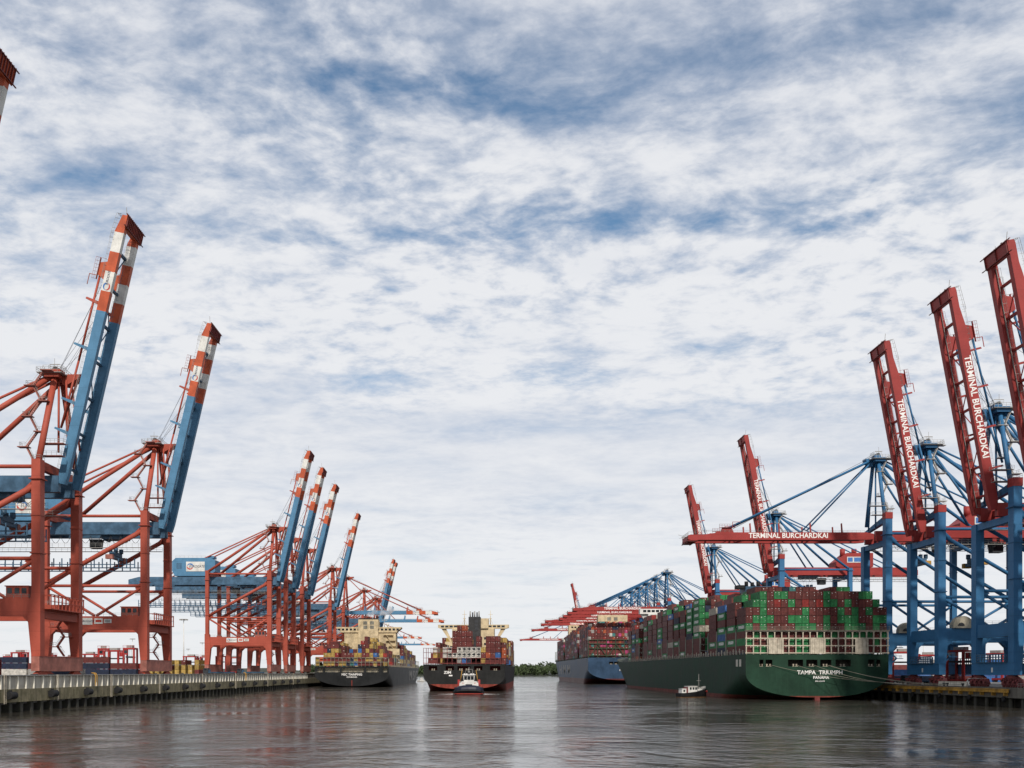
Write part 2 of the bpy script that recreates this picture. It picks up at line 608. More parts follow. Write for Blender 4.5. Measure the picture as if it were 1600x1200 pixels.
M['water'] = water_mat()
w = MB()
w.add([(-12000, -3000, 0), (12000, -3000, 0), (12000, 24000, 0), (-12000, 24000, 0)], [(0, 1, 2, 3)])
tag(w.build('water', M['water']), 'dark rippled grey harbour water between the two quays', 'water', kind='structure')

# left quay: decks as one slab with a recessed pale band, a mossy beam and piles below
YL0, YL1 = -260.0, 1260.0
ql = empty('quay_left')
tag(ql, 'concrete quay wall on the left with pale band and mossy beam', 'quay', kind='structure')
MB().box(-3000, LX - 1.2, YL0, YL1, 2.0, LD).build('quay_deck', M['quay_deck'], ql)
MB().box(-3000, LX - 3.5, YL0, YL1, -6, 1.998).build('quay_core', M['quay_dark'], ql)
MB().box(LX - 1.198, LX - 0.52, YL0, YL1, 5.752, 9.02).build('band_wall', M['quay_pale'], ql)
MB().box(LX - 1.19, LX, YL0, YL1, 2.5, 5.75).build('mossy_beam', M['quay_moss'], ql)
MB().box(-3000, LX - 55, YL1, 2300, -6, LD - 0.02).build('quay_extension', M['quay_grey'], ql)
k = MB()
k.box(LX - 0.95, LX + 0.06, YL0, YL1, 9.02, 9.28)
k.build('kerb', M['galv'], ql)
post = MB().box(-0.02, 0.40, -0.17, 0.17, 5.76, 9.01)
pm = post.mesh('post', M['post_pale'])
pile = MB().box(-2.0, 0, -0.75, 0.75, -5, 2.5)
pl = pile.mesh('pile', M['quay_dark'])
fend = MB().tube((0.15, -1.6, 0), (0.15, 1.6, 0), 0.95, 12).tube((0.15, -1.7, 0), (0.15, 1.7, 0), 0.4, 8)
fend.box(-0.5, 0.2, -0.25, 0.25, 0.7, 1.3)
fm_ = fend.mesh('fender', M['black'])
joint = MB().box(-0.02, 0.02, -0.05, 0.05, 2.52, 5.74).mesh('joint', M['quay_dark'])


def inst(name, me, loc, parent=None, rz=0.0):
    o = bpy.data.objects.new(name, me)
    COL.objects.link(o)
    o.location = loc
    o.rotation_euler = (0, 0, rz)
    o.parent = parent
    return o


y = 205.0
i = 0
while y < 640:
    inst('post', pm, (LX - 0.51, y, 0), ql)
    if i % 2 == 0:
        inst('joint', joint, (LX, y + 1.0, 0), ql)
    y += 4.3 + (0.9 if i % 7 == 3 else 0)
    i += 1
y = 203.0
while y < 640:
    inst('pile', pl, (LX - 0.25, y, 0), ql)
    y += 5.6
for i in range(18):
    f_ = inst('fender', fm_, (LX + 0.55, 212 + 23.0 * i, 4.25), ql)
lad = MB()
for s in (-0.45, 0.45):
    lad.beam((0.1, s, 2.2), (0.1, s, 9.3), 0.12, 0.12)
for z in range(18):
    lad.beam((0.1, -0.45, 2.4 + z * 0.4), (0.1, 0.45, 2.4 + z * 0.4), 0.07, 0.07)
lm = lad.mesh('ladder', M['lash_beige'])
for yy in (233, 262, 300, 345, 398, 452, 520, 590):
    inst('ladder', lm, (LX + 0.05, yy, 0), ql)
yp = MB().poly([(0.35, 0, 5.9), (0.35, 0, 8.9), (0.0, 0, 9.6), (-0.8, 0, 9.75)], 0.13, 6)
yp.poly([(0.35, 1.2, 5.9), (0.35, 1.2, 8.9), (0.0, 1.2, 9.6), (-0.8, 1.2, 9.75)], 0.13, 6)
inst('ladder_hoop', yp.mesh('ladder_hoop', M['yellow']), (LX, 287, 0), ql)
inst('ladder_hoop', yp.mesh('ladder_hoop', M['yellow']), (LX, 470, 0), ql)
bol = MB().lathe((0, 0, 0), [(0.42, 0), (0.32, 0.2), (0.28, 0.55), (0.5, 0.7), (0.5, 0.9), (0.3, 1.0)], 10)
bm_ = bol.mesh('bollard', M['dark'])
BOLL = []
for i in range(14):
    o = inst('mooring_bollard', bm_, (LX - 1.6, 222 + i * 31.0, LD))
    BOLL.append(o)
    tag(o, '%s mooring bollard from the left picture edge on the left quay' % ['first','second','third','fourth','fifth','sixth','seventh','eighth','ninth','tenth','eleventh','twelfth','thirteenth','fourteenth'][i], 'bollard', 'bollards along the left quay')
cr = MB()
for xx in (-119.0, -154.0):
    for d in (-0.5, 0.5):
        cr.box(xx + d - 0.06, xx + d + 0.06, YL0 + 5, 1200, LD + 0.002, LD + 0.06)
cr.build('crane_rails', M['dark'], ql)

# right quay
qr = empty('quay_right')
tag(qr, 'dark concrete quay on the right with yellow fender beam', 'quay', kind='structure')
MB().box(RX + 0.3, 3000, YL0, 1900, 2.6, RD).build('quay_deck', M['quay_deck'], qr)
MB().box(RX + 4, 3000, YL0, 1900, -6, 2.598).build('quay_core', M['quay_dark'], qr)
MB().box(RX - 0.1, RX + 0.298, YL0, 1900, 2.7, RD + 0.12).build('kerb', M['quay_grey'], qr)
yb = MB()
yb.box(RX - 1.25, RX - 0.62, 243 + 27, 400, 4.15, 4.85)
yb.box(RX - 1.0, RX - 0.4, 243 + 27, 400, 4.95, 5.2)
yb.build('fender_beam', M['yellow'], qr)
brk = MB().box(-1.15, 0.0, -0.22, 0.22, 3.2, 4.14).mesh('bracket', M['yellow'])
pr = MB().tube((0, 0, -5), (0, 0, 2.6), 0.6, 10).mesh('pile', M['quay_dark'])
tire = MB().lathe((0, 0, 0), [(0.35, -0.25), (0.8, -0.3), (0.9, 0), (0.8, 0.3), (0.35, 0.25)], 12, axis=0).mesh('tyre_fender', M['black'])
for i in range(24):
    yy = 246 + i * 6.4
    if 270 < yy < 400:
        inst('bracket', brk, (RX - 0.11, yy, 0), qr)
    inst('pile', pr, (RX + 0.9, yy, 0), qr)
    if i % 2 == 0:
        inst('pile', pr, (RX + 2.6, yy + 3, 0), qr)
    if i % 3 == 1:
        inst('tyre_fender', tire, (RX - 0.42, yy + 1.5, 2.3), qr)
rl = MB()
rl.rail([(RX + 0.8, 236, RD), (RX + 0.8, 268, RD)], 1.2, 1.6, 0.05)
rl.build('railing', M['galv'], qr)
cr = MB()
for xx in (153.0, 188.0):
    for d in (-0.5, 0.5):
        cr.box(xx + d - 0.06, xx + d + 0.06, YL0 + 5, 1800, RD + 0.002, RD + 0.06)
cr.build('crane_rails', M['dark'], qr)

# far shore with a wood
sh = MB()
pts = []
for i in range(61):
    x = -3000 + i * 100
    pts.append((x, 8 + 6 * math.sin(i * 0.9) + 4 * math.sin(i * 2.3)))
for i in range(60):
    (xa, ha), (xb, hb) = pts[i], pts[i + 1]
    sh.add([(xa, 2190 + 12 * math.sin(i), -1), (xb, 2190 + 12 * math.sin(i + 1), -1), (xb, 2210, 1.5), (xa, 2210, 1.5), (xb, 2420, hb), (xa, 2420, ha), (xb, 3200, hb + 8), (xa, 3200, ha + 8)],
           [(0, 1, 2, 3), (3, 2, 4, 5), (5, 4, 6, 7)])
M['shore'] = concrete('shore_grass', (0.03, 0.035, 0.016), scale=0.02)
tag(sh.build('far_shore', M['shore']), 'low green far bank across the river', 'shore', kind='structure')


def leaf_mat():
    m, t, b = newmat('far_foliage')
    a = N(t, 'ShaderNodeAttribute')
    a.attribute_name = 'paint'
    link(t, a.outputs['Color'], b.inputs['Base Color'])
    b.inputs['Roughness'].default_value = 0.8
    b.inputs['Specular IOR Level'].default_value = 0.2
    return m


M['leaf'] = leaf_mat()


def colored(name, verts, faces, fcol, mat):
    me = bpy.data.meshes.new(name)
    me.from_pydata(verts, [], faces)
    at = me.attributes.new('paint', 'FLOAT_COLOR', 'FACE')
    flatc = []
    for c in fcol:
        flatc += [c[0], c[1], c[2], 1.0]
    at.data.foreach_set('color', flatc)
    me.materials.append(mat)
    me.update()
    o = bpy.data.objects.new(name, me)
    COL.objects.link(o)
    return o


rng = random.Random(3)
vv, ff, fc = [], [], []
for i in range(950):
    x = rng.uniform(-420, 560)
    yy = rng.uniform(2215, 2420)
    base = 1.5 + (yy - 2210) / 210 * 9
    hh = rng.uniform(12, 26) * (0.8 + 0.25 * math.sin(x * 0.013) + 0.15 * math.sin(x * 0.041 + 1))
    rw = hh * rng.uniform(0.30, 0.5)
    shade = rng.uniform(0.6, 1.25)
    tone = (0.038 * shade, 0.055 * shade, 0.022 * shade)
    vv += [(x - 0.3, yy, base - 1), (x + 0.3, yy, base - 1), (x + 0.2, yy, base + hh * 0.5), (x - 0.2, yy, base + hh * 0.5)]
    n = len(vv)
    ff.append((n - 4, n - 3, n - 2, n - 1))
    fc.append((0.03, 0.025, 0.02))
    for k in range(60):
        d = Vector((rng.gauss(0, 1), rng.gauss(0, 1), rng.gauss(0, 1))).normalized() * rng.uniform(0.45, 1.0)
        c = Vector((x + d.x * rw, yy + d.y * rw, base + hh * 0.5 + d.z * hh * 0.5))
        s = rng.uniform(1.2, 2.8)
        a = Vector((rng.gauss(0, 1), rng.gauss(0, 1), rng.gauss(0, 1))).normalized()
        b2 = a.orthogonal().normalized()
        a *= s
        b2 *= s
        n = len(vv)
        vv += [c - a - b2 * 0.6, c + a * 0.2 - b2, c + a + b2 * 0.5, c - a * 0.3 + b2]
        ff.append((n, n + 1, n + 2, n + 3))
        q = rng.uniform(0.75, 1.3)
        fc.append((tone[0] * q, tone[1] * q, tone[2] * q))
wood = colored('far_wood', [tuple(v) for v in vv], ff, fc, M['leaf'])
tag(wood, 'dark green wood on the far river bank', 'wood', kind='stuff')
# ------------------------------------------------------------------ ship-to-shore cranes


def strip_mesh(name, xs, tops, bots, w, mats_, segs):
    """box girder along x with varying depth; segs: material index for each stretch"""
    v, f, mi = [], [], []
    for x, a, b in zip(xs, tops, bots):
        v += [(x, -w / 2, b), (x, w / 2, b), (x, w / 2, a), (x, -w / 2, a)]
    for i in range(len(xs) - 1):
        k = i * 4
        for j in range(4):
            f.append((k + j, k + (j + 1) % 4, k + 4 + (j + 1) % 4, k + 4 + j))
            mi.append(segs[i])
    f += [(3, 2, 1, 0), tuple(len(v) - 4 + j for j in range(4))]
    mi += [segs[0], segs[-1]]
    # lower flange with trolley rail, slightly wider
    for i in range(len(xs) - 1):
        k = len(v)
        for x, b in ((xs[i], bots[i]), (xs[i + 1], bots[i + 1])):
            v += [(x, -w / 2 - 0.28, b - 0.16), (x, w / 2 + 0.28, b - 0.16), (x, w / 2 + 0.28, b - 0.003), (x, -w / 2 - 0.28, b - 0.003)]
        for j in range(4):
            f.append((k + j, k + (j + 1) % 4, k + 4 + (j + 1) % 4, k + 4 + j))
            mi.append(segs[i])
    me = bpy.data.meshes.new(name)
    me.from_pydata(v, [], f)
    for m in mats_:
        me.materials.append(m)
    me.polygons.foreach_set('material_index', mi)
    me.update()
    return me


def obj_from(name, me, parent, loc=(0, 0, 0), rot=(0, 0, 0)):
    o = bpy.data.objects.new(name, me)
    COL.objects.link(o)
    o.location, o.rotation_euler, o.parent = loc, rot, parent
    return o


def zigzag(mb, rl, x, y, z0, z1, n, span=3.2, dx=0.0):
    dz = (z1 - z0) / n
    for i in range(n):
        za, zb = z0 + i * dz, z0 + (i + 1) * dz
        xa = x + dx * i + (0 if i % 2 else span)
        xb = x + dx * (i + 1) + (span if i % 2 else 0)
        for s in (-0.4, 0.4):
            mb.beam((xa, y + s, za), (xb, y + s, zb), 0.1, 0.34)
        for j in range(1, 8):
            q = j / 8
            xx, zz = xa + (xb - xa) * q, za + (zb - za) * q
            mb.box(xx - 0.12, xx + 0.12, y - 0.38, y + 0.38, zz - 0.02, zz + 0.02)
        rl.tube((xa, y - 0.45, za + 1.05), (xb, y - 0.45, zb + 1.05), 0.05, 3)
        rl.tube((xa, y + 0.45, za + 1.05), (xb, y + 0.45, zb + 1.05), 0.05, 3)
        s_ = 1 if i % 2 else -1
        mb.box(min(xb - s_ * 0.8, xb + s_ * 2.2), max(xb - s_ * 0.8, xb + s_ * 2.2), y - 1.0, y + 1.0, zb - 0.22, zb)
        rl.rail([(xb, y - 0.9, zb), (xb + s_ * 1.6, y - 0.9, zb), (xb + s_ * 1.6, y + 0.9, zb)], 1.1, 0.8, 0.05)


def swirl(parent, x, y, z, r, rot, ns):
    """two crescents, blue above and red below"""
    for (a0, a1, mt) in ((-10, 165, 'logo_blue'), (170, 345, 'logo_red')):
        v, f = [], []
        n = 12
        for i in range(n + 1):
            an = R(a0 + (a1 - a0) * i / n)
            w = 0.26 * r * math.sin(math.pi * (i + 0.6) / (n + 1.2))
            for rr in (r - w, r + w):
                v.append((rr * math.cos(an), rr * math.sin(an) * 0.85, 0))
        for i in range(n):
            f.append((2 * i, 2 * i + 1, 2 * i + 3, 2 * i + 2))
        b = MB()
        b.add(v, f)
        o = b.build('emblem', M[mt], parent, loc=(x, y, z), rot=rot)


def crane(style, raised, H, L, tip_angle, detail=2):
    left = style == 'L'
    ns = -1 if left else 1                       # local side that faces the camera
    fr, gi = (M['crane_red'], M['crane_blue']) if left else (M['r_blue'], M['r_red'])
    D = LD if left else RD
    off = (0, 0, -D)
    hs = 12.3 if left else 10.4                  # half leg spacing along the quay
    LS = -35.0
    root = empty('quay_crane')
    tag(root, None, 'crane')

    def B(mb, name, mat, parent=None, **kw):
        return mb.build(name, mat, parent or root, off=off, **kw)
    zp0, zp1 = (25.0, 29.7) if left else (20.4, 24.6)      # portal beam
    zs0, zs1 = (10.25, 14.2) if left else (9.1, 12.7)      # sill
    w, d = (2.4, 2.6) if left else (2.5, 2.9)
    ztop = H + 5 if left else H + 8
    # legs
    for wx in (0, LS):
        for s in (-1, 1):
            y0, y1 = s * hs - d / 2, s * hs + d / 2
            mb = MB()
            zt = ztop if wx == 0 else (H + 5 if left else H + 1)
            if not left and wx == 0 and s == -1:
                zt = H - 2.2
            # lower leg widens towards the portal, inner edge sloping
            i_ = -1 if wx == 0 else 1
            ex = 1.0 if left else 0.7
            a0, a1 = wx - w / 2, wx + w / 2
            b0, b1 = (a0 - ex, a1) if i_ < 0 else (a0, a1 + ex)
            mb.hexa([(a0, y0, zs1), (a1, y0, zs1), (a1, y1, zs1), (a0, y1, zs1)], [(b0, y0, zp0 - 0.4), (b1, y0, zp0 - 0.4), (b1, y1, zp0 - 0.4), (b0, y1, zp0 - 0.4)])
            mb.hexa([(b0, y0, zp0 - 0.4), (b1, y0, zp0 - 0.4), (b1, y1, zp0 - 0.4), (b0, y1, zp0 - 0.4)],
                    [(a0, y0, zp1 + 1.6), (a1, y0, zp1 + 1.6), (a1, y1, zp1 + 1.6), (a0, y1, zp1 + 1.6)])
            wf = 1.0 if wx == 0 else 0.78
            c0, c1 = wx - w * wf / 2, wx + w * wf / 2
            e0, e1 = s * hs - d * wf / 2, s * hs + d * wf / 2
            mb.box(c0, c1, e0, e1, zp1 + 1.6, zt - (2.4 if (not left and wx == 0 and s == 1) else 0))
            lg = B(mb, 'leg', fr)
            # flange ring and top platform rail
            if not (not left and wx == 0 and s == -1):
                for ov, z_ in ((0.5, H - 0.4), (0.3, zp1 + 12.0), (0.16, (zp1 + H) / 2 + 6)):
                    B(MB().box(c0 - ov, c1 + ov, e0 - ov, e1 + ov, z_, z_ + 0.26), 'flange', fr, lg)
            if not left and wx == 0 and s == 1:
                B(MB().box(c0 - 0.12, c1 + 0.12, e0 - 0.12, e1 + 0.12, zt - 2.4, zt), 'leg_cap', M['r_red'], lg)
            if wx == 0 and detail > 1:
                rl = MB().rail([(c0, e0, zt), (c1, e0, zt), (c1, e1, zt), (c0, e1, zt), (c0, e0, zt)], 1.1, 1.2, 0.045)
                if zt > H:
                    B(rl, 'railing', M['galv'], lg)
    # sills, bogies
    for wx in (0, LS):
        sb = MB().box(wx - 1.1, wx + 1.1, -hs - 1.6, hs + 1.6, zs0, zs1)
        sill = B(sb, 'sill_beam', M['sill_red'] if left else fr)
        seam = MB().box(wx - 1.16, wx + 1.16, -hs - 1.66, hs + 1.66, zs1 - 0.02, zs1 + 0.16)
        B(seam, 'seam', fr, sill)
        for s in (-1, 1):
            if left and wx == LS and detail < 2:
                continue
            bg = MB()
            cy = s * (hs - 1.2)
            bg.hexa([(wx - 0.6, cy - 3.6, zs0 - 1.0), (wx + 0.6, cy - 3.6, zs0 - 1.0), (wx + 0.6, cy + 3.6, zs0 - 1.0), (wx - 0.6, cy + 3.6, zs0 - 1.0)],
                    [(wx - 0.6, cy - 1.2, zs0 - 0.003), (wx + 0.6, cy - 1.2, zs0 - 0.003), (wx + 0.6, cy + 1.2, zs0 - 0.003), (wx - 0.6, cy + 1.2, zs0 - 0.003)])
            hgt = zs0 - 1.0 - D
            for k in range(4):
                yy = cy - 3.9 + k * 2.6
                if hgt > 1.5:
                    bg.hexa([(wx - 0.75, yy - 1.1, D + 0.75), (wx + 0.75, yy - 1.1, D + 0.75), (wx + 0.75, yy + 1.1, D + 0.75), (wx - 0.75, yy + 1.1, D + 0.75)],
                            [(wx - 0.65, yy - 0.5, D + hgt - 0.1), (wx + 0.65, yy - 0.5, D + hgt - 0.1), (wx + 0.65, yy + 0.5, D + hgt - 0.1), (wx - 0.65, yy + 0.5, D + hgt - 0.1)])
                    bg.tube((wx + 0.8, yy + 0.9, D + 1.6), (wx + 1.3, yy + 0.9, D + 1.6), 0.4, 8)
                    bg.tube((wx + 0.8, yy - 0.4, D + 2.1), (wx + 1.15, yy - 0.4, D + 2.1), 0.3, 8)
            bo = B(bg, 'bogie', M['r_bogie'] if not left else fr)
            for k in range(8):
                yy = cy - 4.55 + k * 1.3
                rw = 0.42 if left else 0.55
                B(MB().tube((wx - 0.35, yy, D + 0.06 + rw), (wx + 0.35, yy, D + 0.06 + rw), rw, 10), 'wheel', M['dark'] if left else M['r_bogie'], bo)
        if not left:
            zz = MB().box(wx - 1.6, wx + 1.6, -hs + 2.2, hs - 2.2, zs1 + 0.05, zs1 + 0.25)
            for q in range(11):
                yy = -hs + 2.4 + q * (2 * hs - 4.8) / 10
                zz.box(wx + 1.55, wx + 1.75, yy - 0.12, yy + 0.12, zs1 + 0.1, zs1 + 2.4)
                zz.box(wx - 1.75, wx - 1.55, yy - 0.12, yy + 0.12, zs1 + 0.1, zs1 + 2.4)
            for h_ in (0.8, 1.5, 2.3):
                zz.box(wx + 1.6, wx + 1.7, -hs + 2.4, hs - 2.4, zs1 + h_, zs1 + h_ + 0.3)
            B(zz, 'cable_guard', M['crane_darkblue'], sill)
            if wx == 0:
                pt = MB().box(1.101, 1.13, -0.45, 0.45, zs0 + 0.8, zs0 + 2.2)
                B(pt, 'number_plate', M['white'], sill)
    # portal beams across (x) and along (y)
    for s in (-1, 1):
        pb = MB().box(LS + w / 2 + 0.3, -w / 2 - 0.3, s * hs - 0.95, s * hs + 0.95, zp0, zp1)
        # haunches
        for e, sg in ((-w / 2 - 0.3, -1), (LS + w / 2 + 0.3, 1)):
            pb.prism([(e, zp0), (e + sg * 2.4, zp0), (e, zp0 - 2.4)] if sg > 0 else [(e, zp0), (e, zp0 - 2.4), (e + sg * 2.4, zp0)], 1, s * hs - 0.9, s * hs + 0.9)
        pbo = B(pb, 'portal_beam', fr)
        if s == ns:
            yf = s * (hs + 0.95)
            rot = FACE_S if left else FACE_N
            if left:
                for (x0, x1, kind) in ((-24.0, -18.2, 0), (-17.5, -14.6, 1), (-14.1, -11.5, 2)):
                    sg = B(MB().box(x0, x1, yf - 0.12, yf - 0.003, zp0 + 1.7 + 0.3 * kind, zp1 - 0.6 - 0.2 * kind), 'sign', M['white'], pbo)
                    zc = (zp0 + zp1) / 2 + 0.55 - D
                    if kind == 0:
                        swirl(sg, x0 + 1.2, yf - 0.14, zc, 0.75, FACE_S, ns)
                        text('EUROGATE', 0.95, M['letter_dark'], sg, (x0 + 3.8, yf - 0.14, zc), FACE_S, bold=0.01, shear=0.2)
                    else:
                        B(MB().box(x0 + 0.4, x1 - 0.4, yf - 0.15, yf - 0.125, zp0 + 2.6, zp1 - 1.3), 'panel', M['logo_red' if kind == 1 else 'galv'], sg)
        if detail > 1:
            rr = MB().rail([(LS + 2, s * hs + ns * 0.85, zp1), (-2, s * hs + ns * 0.85, zp1)], 1.1, 2.0, 0.045)
            B(rr, 'railing', M['galv'], pbo)
    for wx in (0, LS):
        cb = MB().box(wx - 0.9, wx + 0.9, -hs + d / 2 + 0.002, hs - d / 2 - 0.002, zp0 - (0 if not left else 0.5), zp1 - (0.3 if not left else 2.6))
        B(cb, 'cross_beam', fr)
    if left:
        wk = MB().box(0.95, 2.9, -hs + d / 2, hs - d / 2, zp1 - 2.7, zp1 - 2.45)
        for q in range(10):
            yy = -hs + d / 2 + 0.4 + q * (2 * hs - d - 0.8) / 9
            wk.box(2.6, 2.85, yy - 0.16, yy + 0.16, zp1 - 2.45, zp1 + 1.2)
            wk.box(1.1, 2.7, yy - 0.1, yy + 0.1, zp1 + 0.9, zp1 + 1.15)
        wk.box(2.62, 2.83, -hs + d / 2, hs - d / 2, zp1 + 1.2, zp1 + 1.4)
        wk.box(2.64, 2.82, -hs + d / 2, hs - d / 2, zp1 - 0.6, zp1 - 0.45)
        B(wk, 'walkway', fr)
        cab = MB().box(-8.2, -2.2, -hs - 0.8, -hs + 1.6, zp1 + 0.003, zp1 + 3.2)
        cab.box(-8.5, -2.0, -hs - 1.0, -hs + 1.8, zp1 + 3.2, zp1 + 3.45)
        cbo = B(cab, 'cabin', fr)
        for x0 in (-7.9, -5.9, -4.0):
            B(MB().box(x0, x0 + 1.3, -hs - 0.84, -hs - 0.803, zp1 + 1.3, zp1 + 2.8), 'window', M['glass'], cbo)
    else:
        # cable reel housing: a big half drum on the portal beam
        prof = [(3.4 * math.cos(R(a)), 3.4 * math.sin(R(a))) for a in range(0, 181, 15)]
        rb = MB().prism([(x_ - 7.0, z_ + zp1 + 0.6) for x_, z_ in prof] + [(-10.4, zp1 + 0.01), (-3.6, zp1 + 0.01)], 1, hs - 0.9, hs + 1.7)
        ro = B(rb, 'cable_reel', M['beige_reel'])
        dk = MB().prism([(x_ * 0.32 - 6.2, z_ * 0.32 + zp1 + 0.7) for x_, z_ in prof], 1, hs + 1.702, hs + 1.85)
        B(dk, 'reel_motor', M['dark'], ro)
    # side frame braces
    zm = 40.5 if left else 36.5 if H > 58 else 35.0
    rD, rH, rV = (0.82, 0.52, 0.5) if left else (0.62, 0.5, 0.45)
    for s in (-1, 1):
        y_ = s * hs
        x0, x1 = LS + w * 0.4, -w / 2

        def br(p, q, r_):
            B(MB().tube(p, q, r_, 12), 'brace', fr)
        br((x0, y_, zm), (x1, y_, zm), rH)
        br((x0, y_, zm + 1.2), (x1, y_, H - 2.2), rD)
        br((x0, y_, zm - 0.6), (LS / 2 - 0.3, y_, zp1 + 0.2), rV)
        br((x1, y_, zm - 0.6), (LS / 2 + 0.3, y_, zp1 + 0.2), rV)
        br((x0, y_, H + 3.2 if left else H + 0.2), (x1, y_, H + 3.2 if left else H + 0.2), rH)
        for (gx, gz, sg) in ((x1, H - 2.0, -1), (x0, zm + 0.6, 1), (x1, zm - 0.2, -1)):
            gs = MB().prism([(gx, gz + 1.7), (gx, gz - 2.2), (gx + sg * 2.4, gz - 0.6 + (0 if sg < 0 else 1.0))] if sg > 0 else
                     [(gx, gz + 1.7), (gx + sg * 2.4, gz - 0.6), (gx, gz - 2.2)], 1, y_ - 0.12, y_ + 0.12)
            B(gs, 'gusset', fr)
    # top cross beams along y
    for wx, zt_ in ((0, H + 4.0), (LS, H + 3.4)):
        if left:
            B(MB().box(wx - 0.8, wx + 0.8, -hs + d / 2, hs - d / 2, zt_ - 1.4, zt_ + 0.9), 'cross_beam', fr)
    if not left:
        B(MB().box(LS - 0.7, LS + 0.7, -hs + d / 2, hs - d / 2, H - 4.2, H - 2.3), 'cross_beam', fr)
        B(MB().prism([(-hs + 0.5, H - 4.2), (hs - d / 2, H - 4.2), (hs - d / 2, H - 2.2), (-hs + 0.5, H - 2.2)], 0, -0.9, 0.9), 'cross_beam', fr)
        B(MB().prism([(-hs + 1, H + 2.6), (hs - d / 2, H + 4.6), (hs - d / 2, H + 7.0), (-hs + 1, H + 3.6)], 0, -0.75, 0.75), 'hinge_beam', fr)
    # landside girder pair
    gy = 4.5 if left else 4.7
    gd = 2.2 if left else 1.9
    xb = -82.0 if left else -72.0
    for s in (-1, 1):
        me = strip_mesh('girder', [xb, xb + 6, 2.4], [H + gd * 0.3, H + gd, H + gd], [H - gd, H - gd, H - gd], 1.5, [M['girder_blue'] if left else gi], [0, 0])
        g = obj_from('girder', me, root, (0, s * gy, -D))
        wk = MB()
        yo = s * (1.3)
        wk.box(xb, 0, min(yo * 0.6, yo * 1.5), max(yo * 0.6, yo * 1.5), H + gd - 0.25 - 0.6, H + gd - 0.7)
        wk.rail([(xb, yo * 1.5, H + gd - 0.7), (0, yo * 1.5, H + gd - 0.7)], 1.5, 2.2, 0.05)
        B(wk, 'walkway', M['galv'], g)
        if left:
            # hanging maintenance cage below the girder
            hc = MB()
            n = 24
            for q in range(n + 1):
                xx = xb + 6 + q * (-6 - xb - 6) / n
                hc.box(xx - 0.16, xx + 0.16, yo - 0.16, yo + 0.16, H - gd - 3.6, H - gd - 0.2)
            for zz in (3.6, 2.4):
                hc.box(xb + 6, -6, yo - 0.1, yo + 0.1, H - gd - zz - 0.16, H - gd - zz + 0.16)
            hc.box(xb + 6, -6, min(yo, yo * 1.7), max(yo, yo * 1.7), H - gd - 3.75, H - gd - 3.6)
            B(hc, 'maintenance_cage', M['crane_darkblue'], g)
    tb = MB()
    for q in range(9):
        xx = xb + 1.5 + q * (-xb - 3) / 8
        tb.box(xx - 0.4, xx + 0.4, -gy + 0.76, gy - 0.76, H - 0.8, H + 1.0)
    B(tb, 'girder_ties', gi)
    fs = MB()
    y_ = ns * (gy + 1.5)
    x_ = LS - 12
    while x_ < -4:
        pts = [(x_ + 3.6 * u / 6, y_, H - gd - 0.8 - 2.6 * (1 - (u / 3 - 1) ** 2)) for u in range(7)]
        fs.poly(pts, 0.09, 3)
        x_ += 3.6
    B(fs, 'festoon_cable', M['dark'])
    # machinery house
    if left:
        h0, h1, hx0, hx1 = H + gd + 0.5, H + 13, -57.0, -32.5
        hb = MB().prism([(hx0 + 1.5, h0), (hx1 - 4, h0), (hx1, h0 + 2.5), (hx1, h1 - 1.2), (hx1 - 3, h1), (hx0 + 2, h1), (hx0, h1 - 2.0), (hx0, h0 + 3)], 1, -5.6, 5.6)
        ho = B(hb, 'machinery_house', gi)
        B(MB().box(hx1 - 5, hx1 - 1.5, -3, 3, h1, h1 + 1.3), 'roof_unit', gi, ho)
        B(MB().rail([(hx0 + 2, -5.4, h1), (hx1 - 5.5, -5.4, h1)], 1.2, 2.2, 0.05), 'railing', M['galv'], ho)
        sg = B(MB().box(hx0 + 8, hx0 + 18.6, -5.74, -5.603, h0 + 2.6, h1 - 2.2), 'sign', M['white'], ho)
        zc = (h0 + h1) / 2 + 0.2 - D
        swirl(sg, hx0 + 10.3, -5.76, zc, 1.7, FACE_S, ns)
        text('EUROGATE', 2.0, M['letter_dark'], sg, (hx0 + 14.1, -5.76, zc), FACE_S, bold=0.02, shear=0.25, stretch=0.85)
        lv = MB()
        for q in range(5):
            lv.box(hx0 + 2.5, hx0 + 5.5, -5.66, -5.603, h0 + 4 + q * 0.7, h0 + 4.4 + q * 0.7)
        B(lv, 'louvre', M['crane_darkblue'], ho)
    else:
        h0, h1, hx0, hx1 = H + gd + 0.3, H + 9.4, -49.0, -30.0
        hb = MB().prism([(hx0, h0), (hx1, h0), (hx1, h1 - 4.5), (hx1 - 5.5, h1), (hx0, h1)], 1, -5.2, 5.2)
        ho = B(hb, 'machinery_house', gi)
        for xx in (-34.5, -40.5):
            B(MB().tube((xx, 1.5, h1 - 1.6), (xx, 1.5, h1 + 2.4), 1.3, 12), 'roof_vent', gi, ho)
        sg = B(MB().box(hx0 + 4, hx0 + 13.5, 5.203, 5.33, h0 + 2.2, h1 - 2.0), 'sign', M['white'], ho)
        B(MB().box(hx0 + 10.6, hx0 + 13.1, 5.333, 5.36, h0 + 2.6, h1 - 2.4), 'panel', M['logo_blue'], sg)
        B(MB().box(hx0 + 6.2, hx0 + 9.9, 5.333, 5.36, h0 + 2.6, h1 - 2.4), 'panel', M['logo_blue'], sg)
        B(MB().box(hx0 + 4.6, hx0 + 5.4, 5.333, 5.36, h0 + 2.6, h1 - 2.4), 'panel', M['logo_red'], sg)
    # A-frame
    za = H + 31 if left else H + 30
    zb = ztop if left else H + 5.6
    yb, ya = (hs, 2.6) if left else (hs - 1.6, 2.6)
